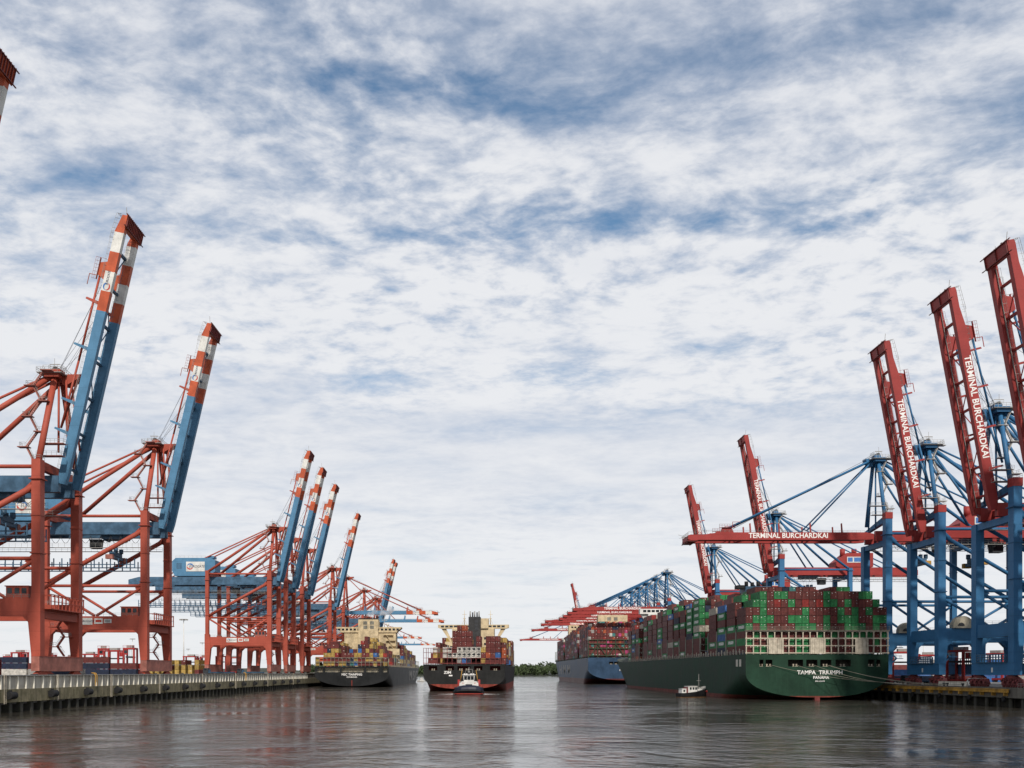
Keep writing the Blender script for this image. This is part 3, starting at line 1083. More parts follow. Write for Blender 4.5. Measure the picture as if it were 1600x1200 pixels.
    for s in (-1, 1):
        B(MB().tube((0.2, s * yb, zb - 0.2), (0.2, s * ya, za - 1), 0.85 if left else 0.7, 12), 'mast', fr)
        B(MB().tube((1.6, s * 3.4, zb + 4 if left else H + 3), (0.9, s * 1.6, za - 1), 0.3, 8), 'mast_strut', fr)
        if left and raised:
            B(MB().tube((4.6, s * 3.6, zb + 6), (3.0, s * 1.8, za - 1.5), 0.28, 8), 'mast_strut', fr)
        B(MB().tube((-0.4, s * ya, za - 0.6), (LS, s * (hs - 1.5), H + 4.6 if left else H + 0.8), 0.75 if left else 0.6, 12), 'backstay', fr)
        B(MB().tube((-0.4, s * (ya - 0.5), za + 0.2), (LS - 27 if left else LS - 24, s * gy, H + gd), 0.36 if left else 0.32, 8), 'backstay', fr)
        if not left:
            B(MB().tube((-0.4, s * ya, za - 1.4), (LS * 0.52, s * gy, H + gd), 0.42, 10), 'backstay', fr)
    hd = MB().box(-2.0, 2.0, -4.4, 4.4, za - 1.2, za + 0.4)
    hd.prism([(1.8, za + 0.2), (1.8, za - 2.6), (3.0, za - 2.8), (7.4 if left else 4.6, za - 0.2), (7.4 if left else 4.6, za + 0.3)], 1, -1.6, 1.6)
    hd.box(-1.2, 1.2, -1.6, 1.6, za + 0.4, za + 1.8)
    ho = B(hd, 'mast_head', fr)
    for s in (-1, 0, 1):
        B(MB().tube((-0.3, s * 1.1 - 0.25, za + 1.9), (-0.3, s * 1.1 + 0.25, za + 1.9), 0.75, 12), 'sheave', M['dark'], ho)
    pf = MB().box(-3.8, 3.2, -5.2, 5.2, za - 0.25, za - 0.1)
    pf.rail([(-3.8, -5.2, za - 0.1), (3.2, -5.2, za - 0.1), (3.2, 5.2, za - 0.1), (-3.8, 5.2, za - 0.1), (-3.8, -5.2, za - 0.1)], 1.3, 1.1, 0.06)
    pf.rail([(-1.4, -1.8, za + 1.8), (1.6, -1.8, za + 1.8), (1.6, 1.8, za + 1.8), (-1.4, 1.8, za + 1.8)], 1.1, 0.9, 0.05)
    pf.tube((-1, 0, za + 1.8), (-1, 0, za + 5.2), 0.06, 4)
    pf.box(-2.4, 0.4, -0.1, 0.1, za + 3.4, za + 3.6)
    B(pf, 'platform', M['galv'], ho)
    st, rl = MB(), MB()
    if left:
        zigzag(st, rl, -6.0, ns * 7.0, ztop + 0.5, za - 0.3, 6, 2.6, 0.45)
    else:
        zigzag(st, rl, -3.2, ns * 3.5, H + 6, za - 0.3, 5, 2.2, 0.1)
    st.box(-2, 5, ns * 8 - 1.2, ns * 8 + 1.2, zb + 1.8, zb + 1.95)
    rl.rail([(-2, ns * 9.2, zb + 1.95), (5, ns * 9.2, zb + 1.95), (5, ns * 6.8, zb + 1.95)], 1.1, 1.2, 0.05)
    st.box(-1, 5, ns * 7 - 1.2, ns * 7 + 1.2, zb + 5.4, zb + 5.55)
    rl.rail([(-1, ns * 8.2, zb + 5.55), (5, ns * 8.2, zb + 5.55), (5, ns * 5.8, zb + 5.55)], 1.1, 1.2, 0.05)
    so = B(st, 'stairway', M['galv'] if not left else M['sill_red'])
    B(rl, 'handrail', M['galv'], so)
    # access stairs on a leg
    st, rl = MB(), MB()
    zigzag(st, rl, -4.6 if left else -4.4, hs - 2.4, zs1 + 0.4, zp0 + 1, 4, 2.0)
    so = B(st, 'stairway', fr)
    B(rl, 'handrail', M['galv'], so)
    # trolley, cab, spreader
    tx = (-42.0 if not raised else -15.0) if left else -17.0
    tr = MB().box(tx - 4, tx + 4, -gy + 0.9, gy - 0.9, H - gd - 1.4, H - gd + 0.4)
    for sx in (-3.2, 3.2):
        tr.tube((tx + sx, -2.4, H - gd - 1.5), (tx + sx, 2.4, H - gd - 1.5), 0.5, 8)
    to = B(tr, 'trolley', M['crane_darkblue'])
    cbx = MB().prism([(tx - 9.0, H - gd - 4.6), (tx - 5.4, H - gd - 4.6), (tx - 5.0, H - gd - 1.8), (tx - 9.0, H - gd - 1.8)], 1, -1.4, 1.4)
    cbx.box(tx - 9.2, tx - 4.8, -1.5, 1.5, H - gd - 1.8, H - gd - 1.3)
    co = B(cbx, 'operator_cab', M['dark'])
    for s in (-1, 1):
        B(MB().box(tx - 8.6, tx - 5.7, s * 1.42 - 0.015, s * 1.42 + 0.015, H - gd - 4.1, H - gd - 2.3), 'window', M['glass'], co)
    zsd = H - 8.6
    sp = MB().box(tx - 1.1, tx + 1.1, -3.4, 3.4, zsd - 1.2, zsd + 0.3)
    sp.box(tx - 0.9, tx + 0.9, -6.0, 6.0, zsd - 2.2, zsd - 1.25)
    for sx in (-1, 1):
        for sy in (-2.6, 2.6):
            sp.tube((tx + sx, sy, zsd + 0.2), (tx + sx, sy, zsd + 1.8), 0.75, 8)
    so_ = B(sp, 'spreader', M['crane_darkblue'])
    sr = MB()
    for sx in (-1, 1):
        for sy in (-2.6, 2.6):
            sr.tube((tx + sx, sy, zsd + 1), (tx + sx * 2, sy, H - gd - 1), 0.04, 3)
    B(sr, 'hoist_rope', M['rope'], so_)
    B(MB().box(tx - 1.3, tx + 1.3, -6.6, -5.0, zsd - 2.6, zsd - 1.0).box(tx - 1.3, tx + 1.3, 5.0, 6.6, zsd - 2.6, zsd - 1.0), 'spreader_end', M['sill_red'] if left else M['yellow'], so_)
    # boom
    hx, hz = 3.0, H
    ang = R(tip_angle) if raised else 0.0
    bd = 1.3 if left else 1.38
    s6 = 5.55
    if left:
        xs = [0, 3, L - 5 - 5 * s6 + 0.25, L - 5 - 3 * s6, L - 5 - 2 * s6, L - 5 - s6, L - 5, L - 1.2, L]
        xs = [0, 3, L - 5 - 4 * s6, L - 5 - 3 * s6, L - 5 - 2 * s6, L - 5 - s6, L - 5, L - 1.2, L]
        tops = [bd * 0.6, bd, bd, bd, bd, bd, bd, bd * 0.3, bd * 0.1]
        bots = [-bd * 0.8, -bd, -bd, -bd, -bd, -bd, -bd, -bd, -bd]
        segs = [0, 0, 1, 2, 1, 2, 1, 1]
        mats_ = [gi, M['orange'], M['white']]
        headm = M['orange']
    else:
        xs = [0, 3, L - 12, L - 6, L - 1, L]
        tops = [bd * 0.6, bd, bd, bd * 0.4, bd * 0.4, bd * 0.2]
        bots = [-bd * 0.8, -bd, -bd, -bd, -bd, -bd * 0.8]
        segs = [0] * 5
        mats_ = [gi]
        headm = gi
    cosA, sinA = math.cos(ang), math.sin(ang)

    def bp(s_, o_, y_=0.0):
        return (hx + s_ * cosA - o_ * sinA, y_, hz + s_ * sinA + o_ * cosA)
    near = None
    for s in (ns, -ns):
        me = strip_mesh('boom_girder', xs, tops, bots, 1.05 if left else 1.2, mats_, segs)
        g = obj_from('boom_girder', me, root, (hx, s * gy, hz - D), (0, -ang, 0))
        if s == ns:
            near = g
        lw = MB()
        yo = -s * 1.15
        if not left:
            lw.box(2, L - 4, min(yo * 0.55, yo * 0.95), max(yo * 0.55, yo * 0.95), -0.3, -0.2)
        lw.rail([(2, yo * 0.95, -0.2), (L - 4, yo * 0.95, -0.2)], 1.1, 2.4, 0.045)
        lw.build('walkway', M['galv' if not left else 'crane_darkblue'], g)
        lt = MB().rail([(3.5, s * 0.55, bd), (xs[-3], s * 0.55, bd)], 0.75, 1.6, 0.04)
        lt.build('railing', M['galv'], g)
        if left:
            for q, xx in enumerate((14.0, 22.5, 38.0)):
                MB().prism([(xx - 0.5, bd), (xx + 0.5, bd), (xx + 1.0, bd + 4.0), (xx + 0.5, bd + 4.2)], 1, -0.2, 0.2).build('outrigger', gi, g)
            MB().prism([(50.5, bd), (51.5, bd), (52.0, bd + 3.6), (51.5, bd + 3.8)], 1, -0.2, 0.2).build('outrigger', fr, g)
        else:
            for q, xx in enumerate((12.0, 24.0, 36.0, 47.0)):
                MB().prism([(xx - 0.3, bd), (xx + 0.3, bd), (xx + 0.5, bd + 3.4), (xx, bd + 3.6)], 1, -0.15, 0.15).build('outrigger', gi, g)
        # stay bracket near the tip
        bx = L * 0.79
        MB().prism([(bx - 2.6, bd), (bx + 2.4, bd), (bx + 1.8, bd + 1.9), (bx - 1.6, bd + 1.9)], 1, -0.5, 0.5).build('stay_bracket', M['orange'] if left else gi, g)
        pf = MB()
        pf.rail([(bx - 3, s * 0.9, bd + 1.9), (bx + 3, s * 0.9, bd + 1.9), (bx + 3, s * 0.9, bd + 0.2)], 1.2, 1.0, 0.05)
        pf.box(bx - 3, bx + 3, min(s * 0.4, s * 1.1), max(s * 0.4, s * 1.1), bd + 1.8, bd + 1.9)
        pf.poly([(bx - 2, s * 0.9, bd + 1.9), (bx - 2, s * 0.9, bd + 3.9), (bx - 5, s * 0.9, bd + 3.9)], 0.12, 4)
        pf.build('platform', M['sill_red'] if left else gi, g)
    # tip frame and ties, in boom space
    hd = MB().box(L - 3.2, L, -gy + 0.69, gy - 0.69, -bd, bd * 0.1)
    ex = 1.5 if left else 0.9
    hd.box(L - 3.6, L + 0.15, -gy - ex, gy + ex, -bd - 0.42, -bd - 0.18)
    ho = hd.build('tip_frame', headm, near, loc=(0, -ns * gy, 0))
    lv = MB()
    for q in range(12 if left else 3):
        yy = -gy - ex + 0.3 + q * (2 * gy + 2 * ex - 0.6) / (11 if left else 2)
        lv.box(L - 3.4, L + 0.05, yy - 0.08, yy + 0.08, -bd - 0.75, -bd - 0.44)
    for xx in (L - 3.3, L - 0.2):
        lv.beam((xx, -gy - 2.6, -bd - 0.6), (xx, gy + 2.6, -bd - 0.6), 0.16, 0.3)
    lv.build('buffer_grating', M['lash_red'] if not left else M['lash_red'], ho)
    tp = MB().rail([(L, -gy - 0.8, bd * 0.1), (L, gy + 0.8, bd * 0.1)], 1.2, 1.2, 0.06)
    tp.rail([(L - 7, ns * (gy + 0.9), bd * 0.7), (L, ns * (gy + 0.9), bd * 0.3)], 1.2, 1.2, 0.05)
    tp.box(L - 0.1, L + 1.4, -0.3, 0.3, 0, 0.2)
    tp.tube((L, ns * 2.0, 0), (L + 3.2, ns * 2.3, 0.8), 0.08, 4)
    tp.tube((L, -ns * 3.0, 0), (L + 1.8, -ns * 3.0, 0.2), 0.06, 4)
    tp.build('railing', M['galv'], ho)
    ti = MB()
    for q in range(7):
        xx = 5 + q * (L - 14) / 6
        ti.box(xx - 0.3, xx + 0.3, -gy + 0.69, gy - 0.69, 0.3, 1.2)
        if q < 6:
            x2 = xx + (L - 14) / 6
            sg = 1 if q % 2 else -1
            ti.beam((xx, -sg * (gy - 0.8), 0.6), (x2, sg * (gy - 0.8), 0.6), 0.22, 0.22)
    ti.build('boom_ties', gi if not left else M['crane_darkblue'], near, loc=(0, -ns * gy, 0))
    if not left:
        q0 = L * 0.46
        text('TERMINAL BURCHARDKAI', 2.7, M['letter'], near, (q0, ns * 0.63, 0.05), FACE_N, bold=0.055, stretch=0.95)
    else:
        q0 = L - 5 - 2.5 * s6
        swirl(near, q0 - 1.5, ns * 0.55, 0.0, 0.95, FACE_S, ns)
        text('EUROGATE', 0.95, M['letter_dark'], near, (q0 + 0.9, ns * 0.55, 0.1), FACE_S, bold=0.01, shear=0.2, stretch=0.8)
    # forestays
    stm = fr
    for s in (-1, 1):
        if raised:
            a = bp(L * 0.79, bd + 1.4, s * gy)
            b_ = bp(L * 0.45, bd + (2.0 if left else 2.8), s * (gy - 0.4))
            c_ = bp(L * 0.20, bd + (3.0 if left else 4.2), s * (gy - 1.2))
            B(MB().tube(a, b_, 0.3, 8), 'forestay', stm)
            B(MB().tube(b_, c_, 0.3, 8), 'forestay', stm)
            B(MB().tube(c_, (6.4 if left else 4.0, s * 1.5, za - 0.8), 0.3, 8), 'forestay', stm)
            rp = MB()
            for q in range(3):
                rp.tube((0.5 + q * 0.5, s * (0.9 + q * 0.4), za + 1.7), bp(L * (0.74 if q else 0.6), bd + 0.6, s * (gy - 0.6)), 0.055, 3)
            B(rp, 'hoist_rope', M['rope'])
        else:
            B(MB().tube((3.0, s * 1.6, za - 0.6), bp(L * 0.79, bd + 1.4, s * gy), 0.42, 10), 'forestay', stm)
            B(MB().tube((3.0, s * 1.9, za - 1.6), bp(L * 0.36, bd + 0.6, s * gy), 0.3, 8), 'forestay', stm)
            rp = MB().tube((1.0, s * 0.9, za + 1.7), bp(L * 0.77, bd + 1.0, s * (gy - 0.6)), 0.06, 3)
            B(rp, 'hoist_rope', M['rope'])
    return root


GL, GR = 'red and blue cranes on the left quay', 'blue and red cranes on the right quay'
cl_up = crane('L', True, 62.0, 76.2, 77.0)
ups = [(-119, 194.5, 'red quay crane at left picture edge, only its orange and white boom tip showing'),
       (-119, 270, 'nearest full red quay crane at left with raised blue boom'),
       (-119, 352, 'second red quay crane from left, raised blue boom, white sign on portal beam'),
       (-119, 552, 'red quay crane with raised boom, first of the cluster of three'),
       (-119, 597, 'red quay crane with raised boom, middle of the cluster of three'),
       (-119, 650, 'red quay crane with raised boom, last of the cluster of three'),
       (-119, 768, 'red quay crane with raised boom standing alone behind the cluster of three'),
       (-119, 1079, 'far red quay crane with raised boom, left of the distant pair'),
       (-119, 1110, 'far red quay crane with raised boom, right of the distant pair')]
for i, (x, y, lab) in enumerate(ups):
    place(cl_up, i == 0, (x, y, LD), 0, lab, GL)
cl_dn = crane('L', False, 62.0, 78.0, 0.0)
for i, (x, y, lab) in enumerate([(-119, 841, 'red quay crane with boom lowered above the black ship moored at left'),
                                 (-119, 975, 'farther red quay crane with lowered boom just below the other lowered one'),
                                 (-171, 1447, 'distant red quay crane with lowered boom beyond the moored ship'),
                                 (-168, 1814, 'most distant red quay crane with lowered boom near the horizon')]):
    place(cl_dn, i == 0, (x, y, LD), 0, lab, GL)
cr_a = crane('R', True, 57.5, 66.0, 79.5)
for i, (x, y, lab) in enumerate([(153, 254.5, 'red raised boom of the blue crane cut off by the right picture edge'),
                                 (153, 285.5, 'nearest blue quay crane on the right with both front legs showing, boom raised'),
                                 (153, 330.5, 'second blue quay crane from the right, raised red boom with white lettering')]):
    place(cr_a, i == 0, (x, y, RD), math.pi, lab, GR)
cr_b = crane('R', True, 62.0, 71.5, 79.5)
for i, (x, y, lab) in enumerate([(153, 500, 'blue quay crane behind the green ship, raised red boom crossing the lowered one'),
                                 (153, 633, 'farther blue quay crane with small raised red boom left of the lowered boom'),
                                 (142, 1330, 'distant quay crane whose raised red boom rises over the lowered booms')]):
    place(cr_b, i == 0, (x, y, RD), math.pi, lab, GR)
cr_c = crane('R', False, 62.0, 71.0, 0.0)
place(cr_c, True, (153, 372, RD), math.pi, 'blue quay crane with red boom lowered over the green ship', GR)
cr_d = crane('R', False, 62.0, 74.5, 0.0)
nm = ['first', 'second', 'third', 'fourth', 'fifth', 'sixth']
for i, y in enumerate((792, 841, 887, 931)):
    place(cr_d, i == 0, (153, y, RD), math.pi, '%s nearest of the blue cranes with lowered red booms over the blue ship' % nm[i], GR)
cr_e = crane('R', False, 62.0, 85.0, 0.0)
for i, (x, y, lab) in enumerate([(153, 977, 'fifth nearest of the blue cranes with lowered red booms over the blue ship'),
                                 (153, 1043, 'sixth nearest of the blue cranes with lowered red booms over the blue ship'),
                                 (150, 1182, 'distant quay crane, second lowest red boom beyond the blue ship'),
                                 (150, 1540, 'most distant quay crane on the right, lowest red boom above the wood')]):
    place(cr_e, i == 0, (x, y, RD), math.pi, lab, GR)
# ------------------------------------------------------------------ containers


def container_mesh(reefer=False):
    """12.2 x 2.44 x 2.84 m box, door end towards -y, origin at the base centre of the door end"""
    b = MB()
    W, Hh, L = 1.19, 2.75, 12.15
    fr = 0.11
    # side, roof and far end sheets sit 4 cm inside the frame
    b.box(-W + 0.04, W - 0.04, 0.16, L - 0.05, 0.06, Hh - 0.04)
    for sx in (-1, 1):
        x0, x1 = sorted((sx * W, sx * (W - fr)))
        for y0 in (0.0, L - fr):
            b.box(x0, x1, y0, y0 + fr, 0, Hh)
        for z0, z1 in ((0.0, 0.15), (Hh - 0.1, Hh)):
            b.box(x0, x1, fr, L - fr, z0, z1)
        # corrugation ribs of the side wall
        xr0, xr1 = sorted((sx * (W - 0.045), sx * (W - 0.005)))
        for q in range(14):
            yy = 0.5 + q * 0.84
            b.box(xr0, xr1, yy, yy + 0.34, 0.16, Hh - 0.11)
    for y0 in (0.0, L - fr):
        b.box(-W + fr, W - fr, y0, y0 + fr, 0, 0.14)
        b.box(-W + fr, W - fr, y0, y0 + fr, Hh - 0.12, Hh)
    if not reefer:
        b.box(-0.03, 0.03, 0.02, 0.16, 0.14, Hh - 0.12)
        for x in (-0.85, -0.35, 0.35, 0.85):
            b.box(x - 0.035, x + 0.035, 0.02, 0.155, 0.1, Hh - 0.1)
            b.box(x - 0.12, x + 0.12, -0.015, 0.05, 1.0, 1.08)
    return b


CM = container_mesh().mesh('container', M['container'])
RM = container_mesh(True).mesh('container', M['container'])
STK = flat('reefer_dark', (0.02, 0.022, 0.025), 0.6)
ST = []
for var in (((0.50, 2.1, 0.20, 0.22), (-0.62, 2.25, 0.16, 0.2), (0.58, 1.55, 0.3, 0.08)), ((0.30, 2.25, 0.45, 0.1), (0.62, 1.2, 0.16, 0.2)),
            ((-0.7, 1.9, 0.24, 0.3), (0.45, 2.3, 0.35, 0.1), (0.7, 0.7, 0.14, 0.14)), ((0.55, 2.0, 0.26, 0.26),)):
    stickers = MB()
    for (x, z, w_, h_) in var:
        stickers.box(x, x + w_, 0.13, 0.158, z, z + h_)
    ST.append(stickers.mesh('markings', M['letter']))
rf = MB()
rf.lathe((0.25, 0.0, 1.75), [(0.62, 0.01), (0.62, 0.05)], 14, axis=1)
rf.box(-0.85, -0.2, 0.01, 0.055, 1.6, 2.1)
rf.box(-0.8, 0.8, 0.01, 0.055, 0.55, 0.75)
RFU = rf.mesh('cooling_unit', STK)
CANDS = []            # (distance, matrix, colour, label, group, key, reefer, side)
MINOR = {}            # key -> list of (matrix, colour)
ORD = ['first', 'second', 'third', 'fourth', 'fifth', 'sixth', 'seventh', 'eighth', 'ninth', 'tenth', 'eleventh', 'twelfth', 'thirteenth',
       'fourteenth', 'fifteenth', 'sixteenth', 'seventeenth', 'eighteenth', 'nineteenth', 'twentieth', 'twenty-first', 'twenty-second', 'twenty-third', 'twenty-fourth']


def cargo(mat4, color, key, label=None, group=None, reefer=False, side=0):
    if label:
        CANDS.append((mat4.translation.y, mat4, color, label, group, key, reefer, side))
    else:
        MINOR.setdefault(key, []).append((mat4, color))


def pick(rng, pal):
    r = rng.random() * sum(w for _, w in pal)
    for c, w in pal:
        r -= w
        if r <= 0:
            return c
    return pal[-1][0]


# ------------------------------------------------------------------ ships


def hull_mat(name, rgb, boot, zboot, rough=0.45):
    m, t, b = newmat(name)
    tc = N(t, 'ShaderNodeTexCoord')
    v = tc.outputs['Object']
    sep = N(t, 'ShaderNodeSeparateXYZ')
    link(t, v, sep.inputs[0])
    a = noise(t, v, 0.12, 6, 0.65)
    run = noise(t, mapping(t, v, scale=(0.7, 0.7, 0.05)), 1.0, 5, 0.65)
    c = mix(t, ramp(t, a, 0.3, 0.75), tuple(k * 0.7 for k in rgb), tuple(k * 1.35 + 0.004 for k in rgb))
    c = mix(t, mth(t, 'MULTIPLY', ramp(t, run, 0.50, 0.80), 0.5), c, tuple(k * 1.5 + 0.008 for k in rgb))
    # plate seams
    br = N(t, 'ShaderNodeTexBrick')
    br.inputs['Scale'].default_value = 1.0
    br.inputs['Mortar Size'].default_value = 0.035
    br.inputs['Brick Width'].default_value = 9.0
    br.inputs['Row Height'].default_value = 2.6
    br.inputs['Color1'].default_value = br.inputs['Color2'].default_value = (1, 1, 1, 1)
    br.inputs['Mortar'].default_value = (0.8, 0.8, 0.8, 1)
    cx = N(t, 'ShaderNodeCombineXYZ')
    link(t, mth(t, 'ADD', sep.outputs[0], sep.outputs[1]), cx.inputs[0])
    link(t, sep.outputs[2], cx.inputs[1])
    link(t, cx.outputs[0], br.inputs['Vector'])
    c = mix(t, 1.0, c, br.outputs['Color'], 'MULTIPLY')
    bt = mix(t, ramp(t, noise(t, v, 0.4, 5, 0.7), 0.35, 0.7), tuple(k * 0.5 for k in boot), boot)
    c = mix(t, mth(t, 'LESS_THAN', mth(t, 'ADD', sep.outputs[2], mth(t, 'MULTIPLY', a, 0.15)), zboot), c, bt)
    link(t, c, b.inputs['Base Color'])
    link(t, mth(t, 'MULTIPLY_ADD', a, 0.25, rough - 0.1), b.inputs['Roughness'])
    b.inputs['Specular IOR Level'].default_value = 0.22
    bm = N(t, 'ShaderNodeBump')
    bm.inputs['Strength'].default_value = 0.25
    bm.inputs['Distance'].default_value = 0.25
    link(t, noise(t, mapping(t, v, scale=(0.4, 0.4, 0.4)), 1.0, 2, 0.5), bm.inputs['Height'])
    link(t, bm.outputs[0], b.inputs['Normal'])
    return m


def sstep(a, b, x):
    q = min(1, max(0, (x - a) / (b - a)))
    return q * q * (3 - 2 * q)


def hull(L, B, zd, zb0, zs0, mat, openings, zo, root, inner, n0=2.2, bow_rise=4.0):
    """hull shell with an open-windowed transom; stern at y = 0, bow at y = L"""
    ys = [0, 2.5, 5, 8, 12, 16, 21, 27, 34, 42, 52, 65] + [L * q for q in (0.26, 0.34, 0.42, 0.5, 0.58, 0.64)]
    ys += [L * (0.68 + 0.32 * i / 22) for i in range(23)]
    ys = sorted(set(ys))
    lev = [0, 0.12, 0.24, 0.36, 0.46, 0.56, 0.64, 0.72, 0.79, 0.85, 0.90, 0.94, 0.97, 0.99, 1.0]

    def sect(y, q):
        k = sstep(0, 62, y)
        top = zd + bow_rise * sstep(0.8 * L, L, y)
        zb = zb0 + (-9.0 - zb0) * k
        zs = zs0 + (-4.0 - zs0) * k
        n = n0 + (5.0 - n0) * k
        z = top + (zb - top) * q
        hw = B / 2
        if z < zs:
            u = min(1, (zs - z) / (zs - zb))
            hw *= max(0.0, 1 - u ** n) ** (1 / n)
        zz = min(1, max(0, z / zd))
        ye = L - 11 * (1 - zz)
        y0 = L * (0.70 + 0.17 * zz)
        if y > y0:
            s = min(1, (y - y0) / (ye - y0))
            hw *= max(0.0, 1 - s ** 2.1) ** (0.72 - 0.12 * zz)
        return hw, z
    v, f = [], []
    nl = len(lev)
    for y in ys:
        for q in lev:
            hw, z = sect(y, q)
            v.append((-hw, y, z))
        for q in lev:
            hw, z = sect(y, q)
            v.append((hw, y, z))
    for i in range(len(ys) - 1):
        for j in range(nl - 1):
            a = i * 2 * nl + j
            b = a + 2 * nl
            f.append((a, a + 1, b + 1, b))
            a += nl
            b += nl
            f.append((a, b, b + 1, a + 1))
        a, b = i * 2 * nl, (i + 1) * 2 * nl
        f.append((a + nl - 1, a + 2 * nl - 1, b + 2 * nl - 1, b + nl - 1))
    mb = MB()
    mb.add(v, f, True)
    ho = mb.build('hull', mat, root)
    # deck
    v, f = [], []
    for y in ys:
        hw, z = sect(y, 0)
        v += [(-hw, y, z - 0.02), (hw, y, z - 0.02)]
    for i in range(len(ys) - 1):
        f.append((2 * i, 2 * i + 1, 2 * i + 3, 2 * i + 2))
    d = MB()
    d.add(v, f)
    d.build('deck', M['deck_green'], root)
    # transom plate: rectangles round the openings, then the rounded lower part
    t = MB()
    z0, z1 = zo
    xs = [-B / 2] + [q for o in openings for q in o] + [B / 2]
    t.add([(-B / 2, 0, z1), (B / 2, 0, z1), (B / 2, 0, zd), (-B / 2, 0, zd)], [(0, 1, 2, 3)])
    for a, b in zip(xs[0::2], xs[1::2]):
        t.add([(a, 0, z0), (b, 0, z0), (b, 0, z1), (a, 0, z1)], [(0, 1, 2, 3)])
    zl = [z0 + (zs0 - z0) * i / 2 for i in range(3)] + [zs0 + (zb0 - zs0) * q for q in (0.1, 0.2, 0.3, 0.4, 0.5, 0.6, 0.7, 0.78, 0.85, 0.9, 0.94, 0.97, 0.99, 1.0)]

    def hwz(z):
        if z >= zs0:
            return B / 2
        u = (zs0 - z) / (zs0 - zb0)
        return B / 2 * max(0, 1 - u ** n0) ** (1 / n0)
    for a, b in zip(zl[:-1], zl[1:]):
        t.add([(-hwz(b), 0, b), (hwz(b), 0, b), (hwz(a), 0, a), (-hwz(a), 0, a)], [(0, 1, 2, 3)])
    to = t.build('transom', mat, root)
    for a, b in openings:
        r_ = MB()
        r_.add([(a - 0.3, 0.12, z0 - 0.2), (b + 0.3, 0.12, z0 - 0.2), (b + 0.3, 4, z0 - 0.2), (a - 0.3, 4, z0 - 0.2), (a - 0.3, 0.12, z1 + 0.2), (b + 0.3, 0.12, z1 + 0.2), (b + 0.3, 4, z1 + 0.2), (a - 0.3, 4, z1 + 0.2)],
               [(0, 1, 2, 3), (7, 6, 5, 4), (2, 6, 7, 3), (0, 3, 7, 4), (1, 5, 6, 2)])
        r_.box(a - 0.28, b + 0.28, 3.0, 3.9, z0 - 0.15, z0 + (z1 - z0) * 0.35)
        ro = r_.build('mooring_opening', inner, to)
        rs = MB()
        n = max(1, int((b - a) / 3.2))
        for q in range(n):
            xx = a + (q + 0.5) * (b - a) / n
            for dx in (-0.55, 0.55):
                rs.lathe((xx + dx, 0.9, z0), [(0.3, 0), (0.22, 0.5), (0.36, 0.75), (0.36, 0.85)], 8)
            rs.box(xx - 1.0, xx + 1.0, 0.4, 1.3, z0 - 0.01, z0 + 0.12)
        rs.build('fairlead', M['lash_beige'], ro)
    return ho, to


def ship_matrix(root):
    return Matrix.Translation(root.location) @ Matrix.Rotation(root.rotation_euler.z, 4, 'Z')


def house(root, x0, x1, y0, y1, z0, z1, mat, wing=None, name='deckhouse', rows=(), wmat=None):
    b = MB().box(x0, x1, y0, y1, z0, z1)
    h = b.build(name, mat, root)
    for (wx0, wx1, n, za, zb) in rows:
        st = (wx1 - wx0) / n
        for i in range(n):
            MB().box(wx0 + i * st + st * 0.18, wx0 + (i + 1) * st - st * 0.18, y0 - 0.05, y0 - 0.003, za, zb).build('window', wmat or M['glass'], h)
    return h


# ---- green ship, stern towards us on the right
GS = dict(cx=120.0, y=343.0, L=366.0, B=51.0, zd=16.4)
gs = empty('container_ship', (GS['cx'], GS['y'], 0), 0, 'dark green container ship moored at right, white name lettering on its stern', 'ship', 'container ships')
M['hull_green'] = hull_mat('hull_green', (0.0075, 0.034, 0.018), (0.20, 0.045, 0.03), 1.5, 0.6)
gop = [(-20.6, -19.2), (-18.4, -16.0), (-10.4, -5.0), (-3.9, 0.1), (1.1, 5.1), (6.6, 12.0), (18.2, 20.4), (21.2, 22.6)]
gh, gt_ = hull(GS['L'], GS['B'], GS['zd'], 0.9, 9.8, M['hull_green'], gop, (12.0, 14.4), gs, M['interior'], 2.25)
text('TAMPA  TRIUMPH', 1.95, M['letter'], gt_, (1.0, -0.03, 9.8), FACE_S, bold=0.04, stretch=1.05)
text('PANAMA', 1.4, M['letter'], gt_, (1.4, -0.03, 8.0), FACE_S, bold=0.03)
text('IMO 9786839', 0.6, M['letter'], gt_, (1.0, -0.03, 6.7), FACE_S, bold=0.015)
dr = MB().box(-0.12, 0.12, -0.06, -0.003, 0.9, 1.8)
MB().box(-0.9, 0.9, -0.2, 2.2, -3, 1.0).build('rudder_head', M['lash_red'], gs)
# openings low on the port quarter
for yy in (6.0, 10.5):
    MB().box(-25.56, -25.45, yy, yy + 2.6, 12.0, 14.6).build('side_opening', M['interior_pale'], gh)
z0 = GS['zd']
# lashing bridge across the stern: 20 cells wide, three tiers, with solid panels
lb = MB()
cells = 20
pit = 2.53
xl = -cells * pit / 2
for i in range(cells + 1):
    x = xl + i * pit
    lb.box(x - 0.17, x + 0.17, -0.1, 0.5, z0 - 0.02, z0 + 8.5)
for zz, hgt in ((0.25, 0.35), (2.85, 0.35), (5.45, 0.4), (8.0, 0.55)):
    lb.box(xl - 0.4, -xl + 0.4, -0.25, -0.102, z0 + zz, z0 + zz + hgt)
lb.box(xl - 0.4, -xl + 0.4, -0.8, 0.9, z0 + 8.5, z0 + 8.6)
for i in range(cells):
    for zz in (2.4, 5.0, 7.6):
        x = xl + i * pit
        lb.prism([(x + 0.17, z0 + zz + 0.45), (x + 0.17, z0 + zz), (x + 0.6, z0 + zz + 0.45)], 1, 0.0, 0.3)
        lb.prism([(x + pit - 0.17, z0 + zz + 0.45), (x + pit - 0.6, z0 + zz + 0.45), (x + pit - 0.17, z0 + zz)], 1, 0.0, 0.3)
lbo = lb.build('lashing_bridge', M['lash_beige'], gs)
